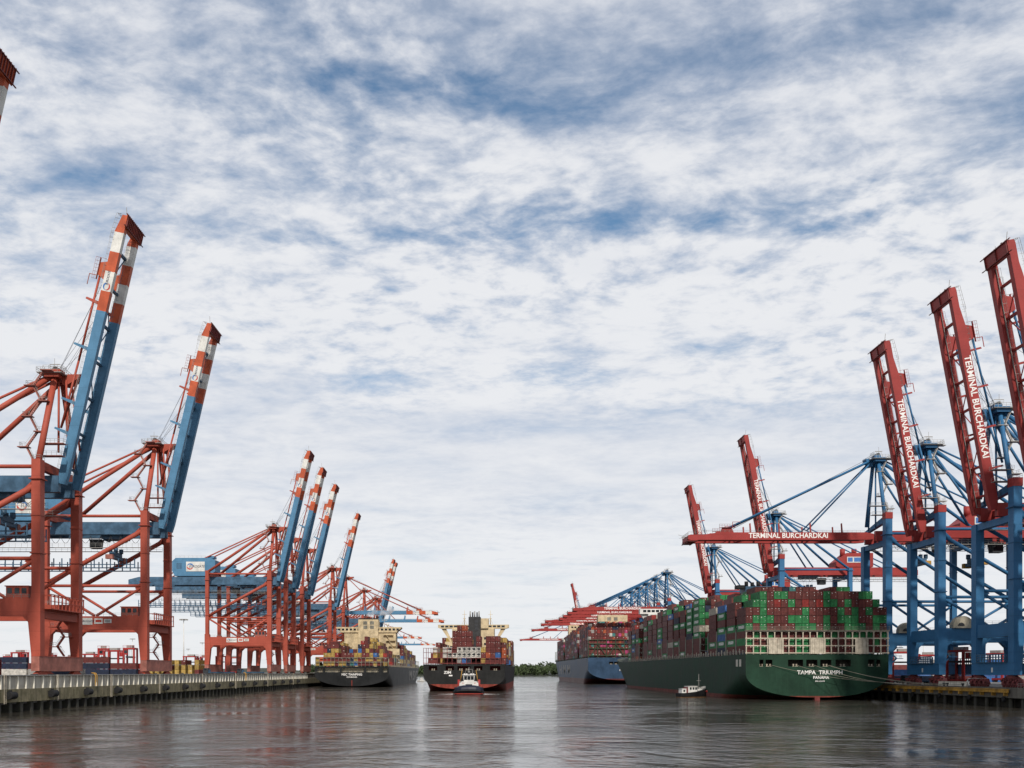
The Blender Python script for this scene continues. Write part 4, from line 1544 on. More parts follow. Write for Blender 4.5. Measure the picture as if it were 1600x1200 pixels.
lr = MB().rail([(xl - 0.4, -0.75, z0 + 8.6), (-xl + 0.4, -0.75, z0 + 8.6)], 1.1, 2.5, 0.06)
lr.build('railing', M['lash_grey'], lbo)
PAN = [(3.1, 5.25), (9.0, 11.15), (15.3, 17.2)]
for a, b in PAN:
    pn = MB()
    n = 7
    for q in range(n):
        x0 = xl + (a + (b - a) * q / n) * pit
        x1 = xl + (a + (b - a) * (q + 1) / n) * pit
        pn.box(x0 + 0.03, x1 - 0.03, -0.45 + 0.12 * (q % 2), -0.26, z0 + 0.1, z0 + 5.4)
    pn.build('panel', M['lash_beige'], lbo)
ROWS = [('  GBGGBBBBBGBBBBGG  ', 7), (' GGBRBGBRBRGGBGBBBG ', 6), ('BBGBBBBBGBBBBGBGBGBB', 5), ('BGGGBBGGGBBGBGGGBBGG', 4), ('GBGBBBBGGGBGBBGGGBGB', 3)]
CH = {'G': 'green', 'B': 'brown', 'R': 'red'}
rg = random.Random(21)
GPAL = [('brown', 62), ('green', 26), ('navy', 4), ('blue', 5), ('beige', 6), ('grey', 2), ('orange', 3), ('red', 1)]
GG = "containers on the green ship"
gmx = ship_matrix(gs)


def tierz(t_):
    return z0 + 0.5 + (2.6 * t_ if t_ < 3 else 7.8 + 2.87 * (t_ - 3))


NT = ['bottom row', 'second row up', 'third row up', 'fourth row up', 'top row']
for rows, tr_ in ROWS:
    for c_, ch in enumerate(rows):
        if ch == ' ':
            continue
        m4 = gmx @ Matrix.Translation((xl + (c_ + 0.5) * pit, 0.9, tierz(tr_)))
        cargo(m4, CH[ch], 'green', '%s container, %s from left in %s above the green ship\'s stern frame' % (CH[ch], ORD[c_], NT[tr_ - 3]), GG, side=-1 if c_ == 0 else 0)
for tr_ in range(3):
    for c_ in range(cells):
        if any(a - 0.7 < c_ < b - 0.3 for a, b in PAN) and tr_ < 2:
            continue
        col = pick(rg, [('brown', 60), ('green', 40)])
        m4 = gmx @ Matrix.Translation((xl + (c_ + 0.5) * pit, 0.95, tierz(tr_)))
        cargo(m4, col, 'green', '%s container inside the beige stern frame, %s cell from left, %s' % (col, ORD[c_], ['lowest tier', 'middle tier', 'upper tier'][tr_]), GG)
# further bays
SIDE_T = [6, 7, 7, 7, 0, 9, 8, 8, 9, 8, 9, 9, 8, 9, 9, 0, 7, 8, 7, 7, 7, 6, 6]
heights = []
for bay in range(23):
    yb_ = 0.9 + bay * 14.62
    prev = heights[-1] if heights else [8] * 20
    hrow = []
    taper = 0 if bay < 19 else (bay - 18) * 1
    c0, c1 = taper, 20 - taper
    for c_ in range(20):
        if bay == 0:
            hrow.append(6 if c_ in (0, 19) else 7 if c_ in (1, 18) else 8)
            continue
        if bay in (4, 15):
            hrow.append(0)
            continue
        if not (c0 <= c_ < c1):
            hrow.append(0)
            continue
        e = min(c_ - c0, c1 - 1 - c_)
        base = SIDE_T[bay]
        hrow.append(min(10 if bay in (6, 7, 8, 9, 10, 11, 12) else 9 if bay < 15 else 8, base + (0 if e == 0 else 1 if e < 3 else 2)) - (1 if rg.random() < 0.12 and e else 0))
    heights.append(hrow)
    if bay == 0:
        continue
    for c_ in range(20):
        for tr_ in range(hrow[c_]):
            e = c_ == c0 or c_ == c1 - 1
            top = tr_ >= hrow[c_] - 1
            ex = tr_ >= prev[c_]
            if not (e or top or ex):
                continue
            col = pick(rg, GPAL) if bay != 1 or not ex else pick(rg, [('brown', 70), ('teal', 12), ('navy', 12), ('green', 8)])
            m4 = gmx @ Matrix.Translation((xl + (c_ + 0.5) * pit, yb_, tierz(tr_)))
            lab = None
            if c_ == c0 and bay < 9:
                lab = '%s container on green ship\'s long side, %s bay from stern, %s tier up' % (col, ORD[bay], ORD[tr_])
            elif bay == 1 and ex:
                lab = '%s container topping the second stack behind the green ship\'s stern, %s from left' % (col, ORD[c_])
            cargo(m4, col, 'green', lab, GG, side=-1 if c_ == c0 else 0)
# lashing bridges between bays, deck edge posts
lg = MB()
for bay in range(1, 23):
    yb_ = bay * 14.62 - 0.9
    tp_ = 0 if bay < 19 else (bay - 18) * pit
    for sx in (-1, 1):
        x = sx * (25.2 - tp_)
        lg.box(x - 0.25, x + 0.25, yb_ - 0.1, yb_ + 0.8, z0, z0 + 8.6)
        lg.box(x - 0.25, x + 0.25, yb_ + 0.1, yb_ + 0.5, z0 + 8.6, z0 + 9.8)
    for zz in (2.7, 5.4, 8.2):
        lg.box(-25 + tp_, 25 - tp_, yb_ + 0.1, yb_ + 0.6, z0 + zz, z0 + zz + 0.3)
lg.build('lashing_bridge', M['lash_grey'], gs)
dp = MB()
for i in range(62):
    yy = 4 + i * 4.4
    dp.box(-25.45, -25.1, yy, yy + 0.7, z0 - 0.02, z0 + (2.1 if i % 2 else 1.5))
    dp.box(25.1, 25.45, yy, yy + 0.7, z0 - 0.02, z0 + 1.5)
dp.build('deck_posts', M['lash_beige'], gs)
rr = MB().rail([(-25.4, 2, z0), (-25.4, 292, z0)], 1.1, 3.0, 0.06)
rr.build('railing', M['galv'], gs)
# funnel block and bridge
fy = 4 * 14.62
fu = house(gs, -9, 1.5, fy + 1.5, fy + 11, z0, 46.0, M['girder_blue'], name='funnel_casing')
for i, x in enumerate((-7.5, -5, -2.5, 0)):
    MB().tube((x, fy + 6, 45.9), (x, fy + 6, 48.4 - 0.4 * (i % 2)), 0.8, 10).build('exhaust_pipe', M['black'], fu)
MB().box(-12.0, -9.0, fy + 3, fy + 8, 45.2, 46.6).build('exhaust_cowl', M['black'], fu)
br_y = 15 * 14.62
bh = house(gs, -22, 22, br_y + 0.5, br_y + 12, z0, 44.2, M['ship_white'], name='bridge_house', rows=[(-20, 20, 16, 40.5, 42.3)])
wg = MB().box(-26.5, 26.5, br_y + 3, br_y + 8, 44.2, 47.2)
wo = wg.build('bridge_wing', M['ship_white'], bh)
for i in range(20):
    MB().box(-25 + i * 2.5 + 0.3, -25 + i * 2.5 + 2.2, br_y + 2.94, br_y + 2.997, 45.2, 46.6).build('window', M['glass'], wo)
MB().prism([(-26, 44.2), (-22, 44.2), (-22, 38.0)], 1, br_y + 4.5, br_y + 6).build('wing_strut', M['ship_white'], bh)
MB().tube((0, br_y + 6, 47.2), (0, br_y + 6, 53), 0.4, 8, 0.15).box(-2, 2, br_y + 5.8, br_y + 6.2, 50, 50.3).build('mast', M['ship_white'], bh)
# mooring hawsers
for i, (sx, sz, qx, qy) in enumerate(((-17.0, 12.6, 150.4, 338), (-8.0, 12.6, 150.6, 322), (-1.5, 12.6, 150.4, 312), (3.0, 12.6, 150.6, 310), (4.4, 12.4, 150.5, 300))):
    a = Vector((GS['cx'] + sx, GS['y'] - 0.1, sz))
    b = Vector((qx, qy, RD + 0.6))
    pts = []
    for q in range(13):
        u = q / 12
        p = a.lerp(b, u)
        p.z -= 2.6 * 4 * u * (1 - u) * (0.6 + 0.2 * (i % 3))
        pts.append(p)
    o = MB().poly(pts, 0.065, 5).build('mooring_line', M['hawser'])
    tag(o, ['leftmost pale mooring line', 'second pale mooring line from left', 'middle pale mooring line', 'fourth pale mooring line from left', 'rightmost pale mooring line'][i] + ' from the green ship\'s stern to the quay', 'rope', 'mooring lines of the green ship')
    bb = inst('mooring_bollard', bm_, (qx, qy, RD))
    tag(bb, '%s dark bollard from camera holding the green ship\'s mooring lines' % ['farthest', 'fourth', 'third', 'second', 'nearest'][i] if i not in (0, 4) else
        ('bollard nearest the green hull holding its mooring line' if i == 0 else 'bollard farthest from the green hull holding its mooring line'), 'bollard', 'bollards on the right quay')

# ---- black ship moored on the left
MS = dict(cx=-85.2, y=632.0, L=352.0, B=49.0)
ms = empty('container_ship', (MS['cx'], MS['y'], 0), 0, 'black container ship moored at left quay with cream rust-stained deckhouse', 'ship', 'container ships')
M['hull_black'] = hull_mat('hull_black', (0.011, 0.012, 0.013), (0.06, 0.03, 0.025), 0.4, 0.45)
mop = [(-22.5, -19.0), (-17.5, -8.0), (-6.5, 8.0), (9.5, 17.5), (20.5, 23.4)]
mh, mt = hull(MS['L'], MS['B'], 13.6, 0.6, 8.0, M['hull_black'], mop, (9.9, 12.5), ms, M['interior_pale'], 2.0)
text('MSC TIANPING', 2.0, M['letter'], mt, (0.0, -0.03, 8.3), FACE_S, bold=0.04)
text('MONROVIA', 1.3, M['letter'], mt, (0.0, -0.03, 6.6), FACE_S, bold=0.02)
MB().box(-0.12, 0.12, -0.09, -0.003, 0.8, 4.6).build('draught_mark', M['logo_red'], mt)
text('M S C', 12.0, M['galv'], mh, (24.56, 230, 6.5), FACE_E, bold=0.15, stretch=3.4)
mmx = ship_matrix(ms)
MG = 'containers on the black moored ship'
MPAL = [('maroon', 46), ('yellow', 40), ('navy', 5), ('red', 4), ('blue', 3), ('teal', 2)]
rm = random.Random(5)


def stack(mx, key, group, sname, bay, y, ncol, hts, z, pal, rnd, prev=None, face=True, sidecol=None, lab_side=True, th=2.84, offx=0.0):
    for c_ in range(ncol):
        for t_ in range(hts[c_]):
            e = c_ in (0, ncol - 1) or hts[c_ - 1] <= t_ or hts[min(c_ + 1, ncol - 1)] <= t_
            top = t_ >= hts[c_] - 1
            ex = prev is None or t_ >= prev[c_]
            if not (e or top or ex):
                continue
            col = pick(rnd, pal)
            m4 = mx @ Matrix.Translation((offx + (c_ + 0.5 - ncol / 2) * 2.53, y, z + t_ * th))
            lab = None
            if ex and face:
                lab = '%s container, %s from left, %s tier up, %s stack on the %s' % (col, ORD[c_], ORD[t_], 'stern' if bay == 0 else ORD[bay], sname)
            elif sidecol == c_ and lab_side:
                lab = '%s container on the long side of the %s, bay %s from stern, %s tier' % (col, sname, ORD[bay], ORD[t_])
            cargo(m4, col, key, lab, group, side=0)


h0_ = [1, 0, 5, 5, 5, 5, 2, 4, 3, 3, 4, 3, 5, 5, 5, 4, 3, 1, 0]
h0_ = [2, 0, 5, 5, 5, 5, 2, 3, 3, 3, 3, 5, 5, 5, 5, 3, 2, 0, 0]
stack(mmx, 'black', MG, 'black moored ship', 0, 1.0, 19, h0_, 14.2, MPAL, rm)
MB().box(-24.2, -19.0, 1.5, 9, 17.0, 20.0).build('lifeboat', M['orange'], ms)
h1_ = [0, 0, 3, 3, 3, 3, 3, 3, 4, 4, 4, 6, 7, 5, 5, 4, 4, 3, 0]
stack(mmx, 'black', MG, 'black moored ship', 1, 15.6, 19, h1_, 14.2, MPAL, rm, prev=h0_)
lm_ = MB()
for i in range(20):
    x = -24.0 + i * 2.53
    lm_.box(x - 0.1, x + 0.1, 0.1, 0.7, 13.6, 19.4)
for zz in (16.4, 19.2):
    lm_.box(-24.2, 24.2, 0.08, 0.5, zz, zz + 0.3)
for bay in range(2, 21):
    yy = 15 + bay * 14.6 - 1.0
    for sx in (-24.1, 24.1):
        lm_.box(sx - 0.2, sx + 0.2, yy, yy + 0.7, 13.6, 20.4)
    for zz in (16.4, 19.6):
        lm_.box(-24, 24, yy, yy + 0.5, zz, zz + 0.3)
lm_.build('lashing_bridge', M['lash_grey'], ms)
MB().rail([(24.3, 1, 13.6), (24.3, 300, 13.6)], 1.2, 2.4, 0.07).build('railing', M['lash_beige'], ms)
prev1 = [max(a, b) for a, b in zip(h0_, h1_)]
for bay in range(2, 6):
    hh_ = [[2, 4, 6, 6, 5, 5, 3, 3, 3, 4, 4, 6, 6, 6, 5, 5, 4, 3, 2], [3, 5, 6, 5, 5, 5, 3, 3, 4, 4, 4, 5, 7, 7, 6, 5, 4, 3, 2],
           [3, 5, 6, 6, 5, 4, 2, 2, 3, 4, 4, 6, 6, 6, 6, 5, 4, 3, 2], [2, 4, 5, 6, 5, 4, 2, 2, 3, 3, 4, 6, 7, 6, 6, 4, 4, 3, 1]][bay - 2]
    stack(mmx, 'black', MG, 'black moored ship', bay, 1 + bay * 14.6, 19, hh_, 14.2, MPAL, rm, prev=prev1, face=(bay == 2), sidecol=None)
    prev1 = [max(a, b) for a, b in zip(prev1, hh_)]
dk_ = house(ms, -18.5, 20.5, 95, 109, 13.6, 43.5, M['cream_rusty'], name='deckhouse', rows=[(-16, 18, 9, 39.5, 41.0)])
tw = house(ms, -7.5, 7.5, 91.5, 102, 13.6, 49.6, M['cream_rusty'], name='funnel_casing')
for x0 in (-3.6, 1.4):
    for zz in (42.6, 45.8):
        vt = MB().box(x0 - 0.1, x0 + 2.9, 91.4, 91.497, zz - 0.1, zz + 2.5)
        for q in range(6):
            vt.box(x0, x0 + 2.8, 91.3, 91.398, zz + 0.1 + q * 0.4, zz + 0.3 + q * 0.4)
        vt.build('louvre', M['lash_grey'], tw)
MB().box(-6.8, 6.8, 92, 101, 49.6, 50.6).build('funnel_top', M['black'], tw)
wgm = MB().prism([(-24.6, 44.0), (24.6, 44.0), (24.6, 43.2), (21.5, 40.8), (21.5, 39.9), (-21.5, 39.9), (-21.5, 40.8), (-24.6, 43.2)], 1, 94.2, 106)
wmo = wgm.build('bridge_wing', M['cream_rusty'], dk_)
for i in range(16):
    MB().box(-23.2 + i * 2.95, -21.4 + i * 2.95, 94.14, 94.197, 41.4, 42.9).build('window', M['glass'], wmo)
for s in (-1, 1):
    MB().prism([(s * 24.5, 43.2), (s * 23.5, 43.2), (s * 18.0, 37.0), (s * 18.0, 38.3)], 1, 101, 103).build('wing_strut', M['cream_rusty'], dk_)
st, rl_ = MB(), MB()
for i in range(5):
    za_, zb_ = 17 + i * 4.2, 21.2 + i * 4.2
    st.beam((19 - i * 1.9 + 5.5, 93.6, za_), (19 - i * 1.9 + 2, 93.6, zb_), 0.8, 0.25)
    st.box(19 - i * 1.9, 24.4 - i * 1.4, 93, 95, zb_ - 0.15, zb_)
    rl_.rail([(19 - i * 1.9, 93, zb_), (24.4 - i * 1.4, 93, zb_)], 1.1, 1.2, 0.07)
so = st.build('stairway', M['cream'], dk_)
rl_.build('handrail', M['cream'], so)
mq = MB().tube((11, 104, 44), (11, 104, 53.5), 0.3, 8, 0.12).box(9, 13, 103.8, 104.2, 49.5, 49.8).box(9.8, 12.2, 103.7, 104.3, 46.8, 47.1)
mq.build('mast', M['ship_white'], dk_)
MB().lathe((13.6, 102, 44.0), [(0.4, 0), (0.4, 1.2), (1.0, 1.6), (1.25, 2.4), (1.0, 3.2), (0.3, 3.6)], 12).build('satellite_dome', M['ship_white'], dk_)
lf = MB().box(16.5, 23.5, 91.5, 94.9, 22.8, 27.5)
lf.box(17.2, 19.2, 91.4, 91.497, 23.4, 26.0)
lf.build('embarkation_deck', M['cream'], dk_)
prevh = [9] * 19
for bay in range(8, 21):
    hh_ = []
    for c_ in range(19):
        b_ = [6, 7, 6, 5, 7, 7, 6, 6, 6, 5, 6, 5, 5, 5, 4, 4, 3][bay - 4]
        hh_.append(max(0, b_ - (1 if c_ > 16 else 0) + (rm.randint(0, 1) if 2 < c_ < 16 else 0)))
    if bay > 17:
        for q in range((bay - 17) * 2):
            hh_[q] = hh_[18 - q] = 0
    stack(mmx, 'black', MG, 'black moored ship', bay, 4 + bay * 14.6, 19, hh_, 14.2, MPAL, rm, prev=prevh, face=False, sidecol=18, lab_side=bay < 10)
    prevh = hh_
bow = Vector((MS['cx'] - 20, MS['y'], 10.8))
pts = []
for q in range(11):
    u = q / 10
    p = bow.lerp(Vector((LX - 1.4, 560.0, 9.2)), u)
    p.z -= 1.2 * 4 * u * (1 - u)
    pts.append(p)
tag(MB().poly(pts, 0.09, 5).build('mooring_line', M['hawser']), 'pale mooring line from the black ship\'s stern to the left quay', 'rope')

# ---- dark ship under way in the middle, heading away, slightly to the right
ZS = dict(cx=-9.0, y=500.0, L=285.0, B=42.6)
zs_ = empty('container_ship', (ZS['cx'], ZS['y'], 0), R(-3.2), 'dark grey container ship under way mid channel with red boot stripe, tug at stern', 'ship', 'container ships')
M['hull_dark'] = hull_mat('hull_dark', (0.013, 0.013, 0.0125), (0.28, 0.05, 0.033), 3.7, 0.5)
zop = [(-18.4, -14.0), (-9.6, -5.2), (-3.4, 3.4), (5.2, 9.6), (13.6, 19.0)]
zh, zt_ = hull(ZS['L'], ZS['B'], 14.0, 1.2, 8.6, M['hull_dark'], zop, (10.9, 13.1), zs_, M['interior_red'], 2.5)
text('ZIM', 1.9, M['letter'], zt_, (-8.6, -0.03, 9.7), FACE_S, bold=0.05, stretch=1.2)
MB().box(-7.9, -6.1, -0.03, -0.003, 7.8, 8.5).build('lettering', M['letter'], zt_)
zmx = ship_matrix(zs_)
ZG = 'containers on the dark ship under way'
rz_ = random.Random(9)
ZCOL = {'M': 'maroon', 'Y': 'yellow', 'W': 'white', 'O': 'orange', 'B': 'blue', 'N': 'navy', 'G': 'grey'}
ZR = ['  MM   NBNG..YMMM', '   YWWWWWWWWMOMB', '    WWMWWWWWYMMM', '      MMMMM  MMM', '      MMMMM  MMM', '      MMMM      ', '       MO       ']
ZR = [' MM....GBN..YMMM ', '  Y.WWWWWWWWMOMB ', '  W.WWMWWWWWYMMM ', '      MMMM M MMM ', '      MMMM M MMM ', '      MMMM       ', '       MO        ']
nc = 17
for t_, row in enumerate(ZR):
    for c_, ch in enumerate(row):
        if ch in ' .':
            continue
        m4 = zmx @ Matrix.Translation(((c_ + 0.5 - nc / 2) * 2.5, 1.0, 14.6 + t_ * 2.84))
        cargo(m4, ZCOL[ch], 'dark', '%s container, %s from left, %s tier up, stern stack of the middle ship' % (ZCOL[ch] + (' refrigerated' if ch == 'W' else ''), ORD[c_ - 1], ORD[t_]), ZG, reefer=ch == 'W')
cg = MB()
for i in range(18):
    x = (i - nc / 2) * 2.5
    hgt = 8.6 if i < 7 else 3.0
    for yy in (0.2, 13.4):
        cg.box(x - 0.12, x + 0.12, yy, yy + 0.3, 14.0, 14.0 + hgt)
for zz in (14.3, 17.2, 20.0, 22.3):
    cg.box(-21, -3.6 if zz > 17.3 else 21, 0.24, 0.46, zz, zz + 0.22)
cg.build('cell_guides', M['lash_red'], zs_)
prevz = [0, 0, 3, 0, 3, 3, 7, 7, 7, 6, 3, 5, 3, 5, 5, 5, 0]
ZP = [('maroon', 66), ('yellow', 14), ('orange', 5), ('blue', 5), ('grey', 4)]
for bay in range(1, 18):
    if bay in (5, 6):
        continue
    hh_ = [max(0, (4 if bay < 5 else 5) + rz_.randint(-1, 1)) for _ in range(nc)]
    if bay < 5:
        hh_ = [0, 2, 4, 2, 1, 1, 5, 6, 5, 2, 2, 2, 2, 4, 5, 5, 5 if bay > 1 else 4]
    if bay > 14:
        for q in range((bay - 14) * 2):
            hh_[q] = hh_[nc - 1 - q] = 0
    stack(zmx, 'dark', ZG, 'middle ship', bay, 1 + bay * 14.6, nc, hh_, 14.6, ZP, rz_, prev=prevz, face=bay == 1, sidecol=nc - 1, lab_side=bay < 5)
    prevz = hh_
hz_ = house(zs_, -12.6, 12.6, 74, 84, 14.0, 36.0, M['cream'], name='deckhouse', rows=[(-12, 12, 8, 26, 27.4), (-12, 12, 8, 29.4, 30.8)])
pl_ = MB().box(-16.5, -10.5, 70, 84, 14, 28.0)
pl_.build('side_house', M['cream'], hz_)
MB().box(-13.5, -11.3, 69.93, 69.997, 23.3, 25.5).build('doorway', M['dark'], hz_)
wg = MB().prism([(-21.3, 38.4), (21.3, 38.4), (21.3, 36.6), (19.5, 36.0), (-19.5, 36.0), (-21.3, 36.6)], 1, 76, 80)
wo = wg.build('bridge_wing', M['cream'], hz_)
for i in range(15):
    MB().box(-19.5 + i * 2.6, -17.6 + i * 2.6, 75.94, 75.997, 36.8, 37.9).build('window', M['glass'], wo)
for s in (-1, 1):
    MB().prism([(s * 19.4, 36.2), (s * 16.6, 36.2), (s * 12.5, 27.6), (s * 13.6, 27.6)], 1, 77, 78.4).build('wing_strut', M['cream'], hz_)
MB().box(4.6, 9.2, 73, 80, 36.0, 42).build('wheelhouse', M['cream'], hz_)
fz = house(zs_, -1.8, 5.0, 60, 69, 14.0, 42.2, M['ship_black'], name='funnel')
for i in range(5):
    MB().tube((-1.0 + i * 1.3, 63 + (i % 2) * 2, 42.1), (-1.0 + i * 1.3, 63 + (i % 2) * 2, 45.6 - 0.5 * (i % 2)), 0.42, 8).build('exhaust_pipe', M['ship_black'] if i % 2 else M['galv'], fz)
for q in range(3):
    MB().box(1.8, 3.8, 59.94, 59.997, 34.5 + q * 2.1, 36 + q * 2.1).build('louvre', M['dark'], fz)
for x in (-5.5, 10.2):
    a = MB().tube((x, 78, 38.4), (x, 78, 47), 0.25, 6, 0.1)
    a.box(x - 1.3, x + 1.3, 77.9, 78.1, 44.5, 44.7).box(x - 0.8, x + 0.8, 77.6, 78.4, 42, 42.3)
    a.tube((x - 1.6, 78, 38.4), (x, 78, 42), 0.12, 4).tube((x + 1.6, 78, 38.4), (x, 78, 42), 0.12, 4)
    a.build('mast', M['cream'], hz_)
cq = MB().tube((18.2, 40, 14), (18.2, 40, 22.5), 0.5, 8).beam((18.2, 40, 22.2), (21.6, 31, 18.5), 0.6, 0.8)
cq.build('stores_crane', M['yellow'], zs_)
MB().rail([(-21, 0.3, 14), (21, 0.3, 14)], 1.1, 2.0, 0.05).build('railing', M['lash_red'], zs_)

# ---- blue ship far right
HS = dict(cx=119.5, y=800.0, L=400.0, B=61.0)
hs_ = empty('container_ship', (HS['cx'], HS['y'], 0), 0, 'distant blue container ship with white letters on its hull behind the green ship', 'ship', 'container ships')
M['hull_blue'] = hull_mat('hull_blue', (0.022, 0.050, 0.095), (0.14, 0.035, 0.03), 4.5, 0.45)
hop = [(-13, -9.5), (-8.8, -5.5), (-4.5, -1.0), (0, 3.5)]
hh, ht = hull(HS['L'], HS['B'], 22.0, 3.2, 13.0, M['hull_blue'], hop, (16.4, 18.6), hs_, M['interior'], 2.3)
text('HMM', 2.6, M['letter'], ht, (0, -0.03, 13.8), FACE_S, bold=0.05, stretch=1.3)
text('PANAMA', 1.8, M['letter'], ht, (0, -0.03, 11.4), FACE_S, bold=0.03, stretch=1.2)
text('H M M', 13.0, M['galv'], hh, (-30.56, 225, 12.0), FACE_W, bold=0.3, stretch=3.6)
hmx = ship_matrix(hs_)
HP = [('maroon', 58), ('brown', 16), ('orange', 9), ('magenta', 6), ('grey', 5), ('teal', 2), ('navy', 5), ('white', 2), ('red', 4)]
rh = random.Random(14)
prevq = None
for bay in range(0, 25):
    if bay in (5, 15):
        continue
    base = 9 if bay < 20 else 8 - (bay - 20)
    if bay > 1:
        base = [10, 10, 9, 10, 10, 9, 9, 10, 9, 9, 9, 9, 8, 9, 8, 8, 8, 8, 8, 8, 7, 6, 5][bay - 2]
    hq = [max(1, base + (0 if c_ in (0, 23) else rh.randint(0, 1))) for c_ in range(24)]
    if bay > 21:
        for q in range((bay - 21) * 3):
            hq[q] = hq[23 - q] = 0
    stack(hmx, 'blue', 'containers on the blue ship', 'blue ship', bay, 1 + bay * 15.0, 24, hq, 22.6, HP, rh, prev=prevq, face=False, sidecol=None)
    prevq = hq
lh = MB()
for i in range(9):
    x = -30 + i * 7.5
    lh.box(x - 0.25, x + 0.25, 0.0, 0.6, 22, 37)
for zz in (23.5, 29.5, 33.4, 36.6):
    lh.box(-30.2, 30.2, -0.1, 0.5, zz, zz + 0.5)
for i in range(4):
    x = -22 + i * 15
    lh.beam((x - 7, 0.2, 23), (x, 0.2, 33), 0.4, 0.5)
    lh.beam((x + 7, 0.2, 23), (x, 0.2, 33), 0.4, 0.5)
for bay in range(1, 25):
    yy = bay * 15.0 - 1.2
    lh.box(-30.3, -29.8, yy, yy + 0.8, 22, 34)
    lh.box(29.8, 30.3, yy, yy + 0.8, 22, 34)
lh.build('lashing_bridge', M['lash_green'], hs_)
fq = house(hs_, -13, 14, 5 * 15 + 1.5, 5 * 15 + 11, 22, 62, M['cream'], name='funnel_casing')
for x0 in (-4.5, 1.5):
    for zz in (52, 57):
        MB().box(x0, x0 + 3.4, 76.4, 76.49, zz, zz + 3).build('louvre', M['lash_grey'], fq)
bq = house(hs_, -26, 26, 15 * 15 + 1, 15 * 15 + 12, 22, 60, M['cream'], name='bridge_house', rows=[(-24, 24, 14, 57, 58.6)])
MB().rail([(-30.3, 2, 22), (-30.3, 330, 22)], 1.3, 3.0, 0.07).build('railing', M['lash_green'], hs_)

# ------------------------------------------------------------------ yard containers
YG = 'containers stacked in the left yard'
ry = random.Random(31)


def yard(x, y, rz, nlen, nrow, tiers, pal, label, key='yard', group=YG, zb=LD):
    base = Matrix.Translation((x, y, zb + 0.004)) @ Matrix.Rotation(rz, 4, 'Z')
    for i in range(nlen):
        for r_ in range(nrow):
            tt = tiers - (1 if ry.random() < 0.3 else 0)
            for t_ in range(max(1, tt)):
                col = pick(ry, pal)
                m4 = base @ Matrix.Translation((r_ * 2.75, i * 12.7, t_ * 2.84))
                lab = None
                if r_ == nrow - 1 or i == 0:
                    lab = (label % (col, ORD[r_], ['ground', 'second', 'third', 'top'][t_])).replace(', first, ', ', ')
                cargo(m4, col, key, lab, group)


# long sides facing us: rz = 90 degrees puts the box along -x
P1 = [('grey', 3), ('red', 2), ('maroon', 2), ('white', 1), ('navy', 1)]
P2 = [('navy', 2), ('maroon', 5), ('red', 2), ('grey', 2), ('white', 1)]
P3 = [('yellow', 8), ('maroon', 1)]
for q in range(7):
    yard(-162 - q * 12.9, 452, R(90), 1, 1, 3, [('navy', 2), ('maroon', 4), ('grey', 4), ('red', 2), ('white', 1)], '%s container, stack ' + ORD[q] + ' from right in the front row of the left yard, %s, %s layer')
yard(-168, 335, R(90), 1, 1, 2, [('red', 1)], '%s container just right of crane leg near left picture edge, %s, %s layer')
yard(-181.5, 338, R(90), 1, 1, 2, [('grey', 1)], '%s container at the left picture edge, %s, %s layer')
yard(-176, 420, R(90), 1, 3, 2, P1, '%s container in the left yard by the nearest crane, %s, %s layer')
for q, xx in enumerate((-163.5, -176.2, -189, -201.7)):
    yard(xx, 470, R(90), 1, 1, 2, P2, ['%s container, first', '%s container, second', '%s container, third', '%s container, fourth'][q] + ' from right in the row behind two cranes, %s, %s layer')
for q in range(9):
    yard(-166 - q * 4.2, 560 + q * 1.0, 0, 1, 1, 3, P3, '%s container ' + ORD[q] + ' from right in the yellow yard row, %s, %s layer')
for q in range(7):
    yard(-176 - q * 6.2, 640, R(90), 1, 2, 2, P2 + P3, '%s container, block ' + ORD[q] + ' in the far left yard, %s, %s layer')
RG = 'containers stacked in the right yard'
for q in range(6):
    yard(236 + q * 13, 455, R(90), 1, 1, 3, [('blue', 5), ('maroon', 4), ('grey', 2), ('red', 1)], '%s container, stack ' + ORD[q] + ' of the yard behind the blue cranes, %s, %s layer', 'yardr', RG, RD)
for q in range(8):
    yard(196 + q * 13, 430, R(90), 1, 1, 2, [('blue', 5), ('maroon', 4), ('grey', 3), ('orange', 1), ('navy', 3)], '%s container, stack ' + ORD[q] + ' of the front yard behind blue cranes, %s, %s layer', 'yardr', RG, RD)
for q in range(5):
    yard(230 + q * 13, 520, R(90), 1, 1, 4, [('blue', 5), ('maroon', 4), ('grey', 2), ('orange', 1)], '%s container, stack ' + ORD[q] + ' of the rear yard behind blue cranes, %s, %s layer', 'yardr', RG, RD)

# realise the containers: the nearest ones as objects, the rest joined per ship
LIMIT = 330
CANDS.sort(key=lambda c: c[0])
for n_, (dist, m4, col, lab, grp, key, reefer, side) in enumerate(CANDS):
    if n_ < LIMIT:
        o = bpy.data.objects.new('shipping_container', RM if reefer else CM)
        COL.objects.link(o)
        o.matrix_world = m4
        j = 0.86 + 0.28 * random.random()
        o.color = (*[c * j for c in CC[col]], 1)
        lab = lab[0].upper() + lab[1:] if False else lab
        tag(o, lab, 'container', grp)
        if reefer:
            inst('cooling_unit', RFU, (0, 0, 0), o)
        elif random.random() < 0.7:
            inst('markings', random.choice(ST), (0, 0, 0), o)
        if side and col == 'green':
            text('EVERGREEN', 1.5, M['letter'], o, (-1.197, 6.1, 1.5), FACE_W, bold=0.05, stretch=0.95)
    else:
        MINOR.setdefault(key, []).append((m4, col))
BOXF = [(0, 3, 2, 1), (4, 5, 6, 7), (0, 1, 5, 4), (1, 2, 6, 5), (2, 3, 7, 6), (3, 0, 4, 7)]
NAMES = {'green': 'green ship', 'black': 'black moored ship', 'dark': 'middle ship under way', 'blue': 'distant blue ship', 'yard': 'left yard', 'yardr': 'right yard'}
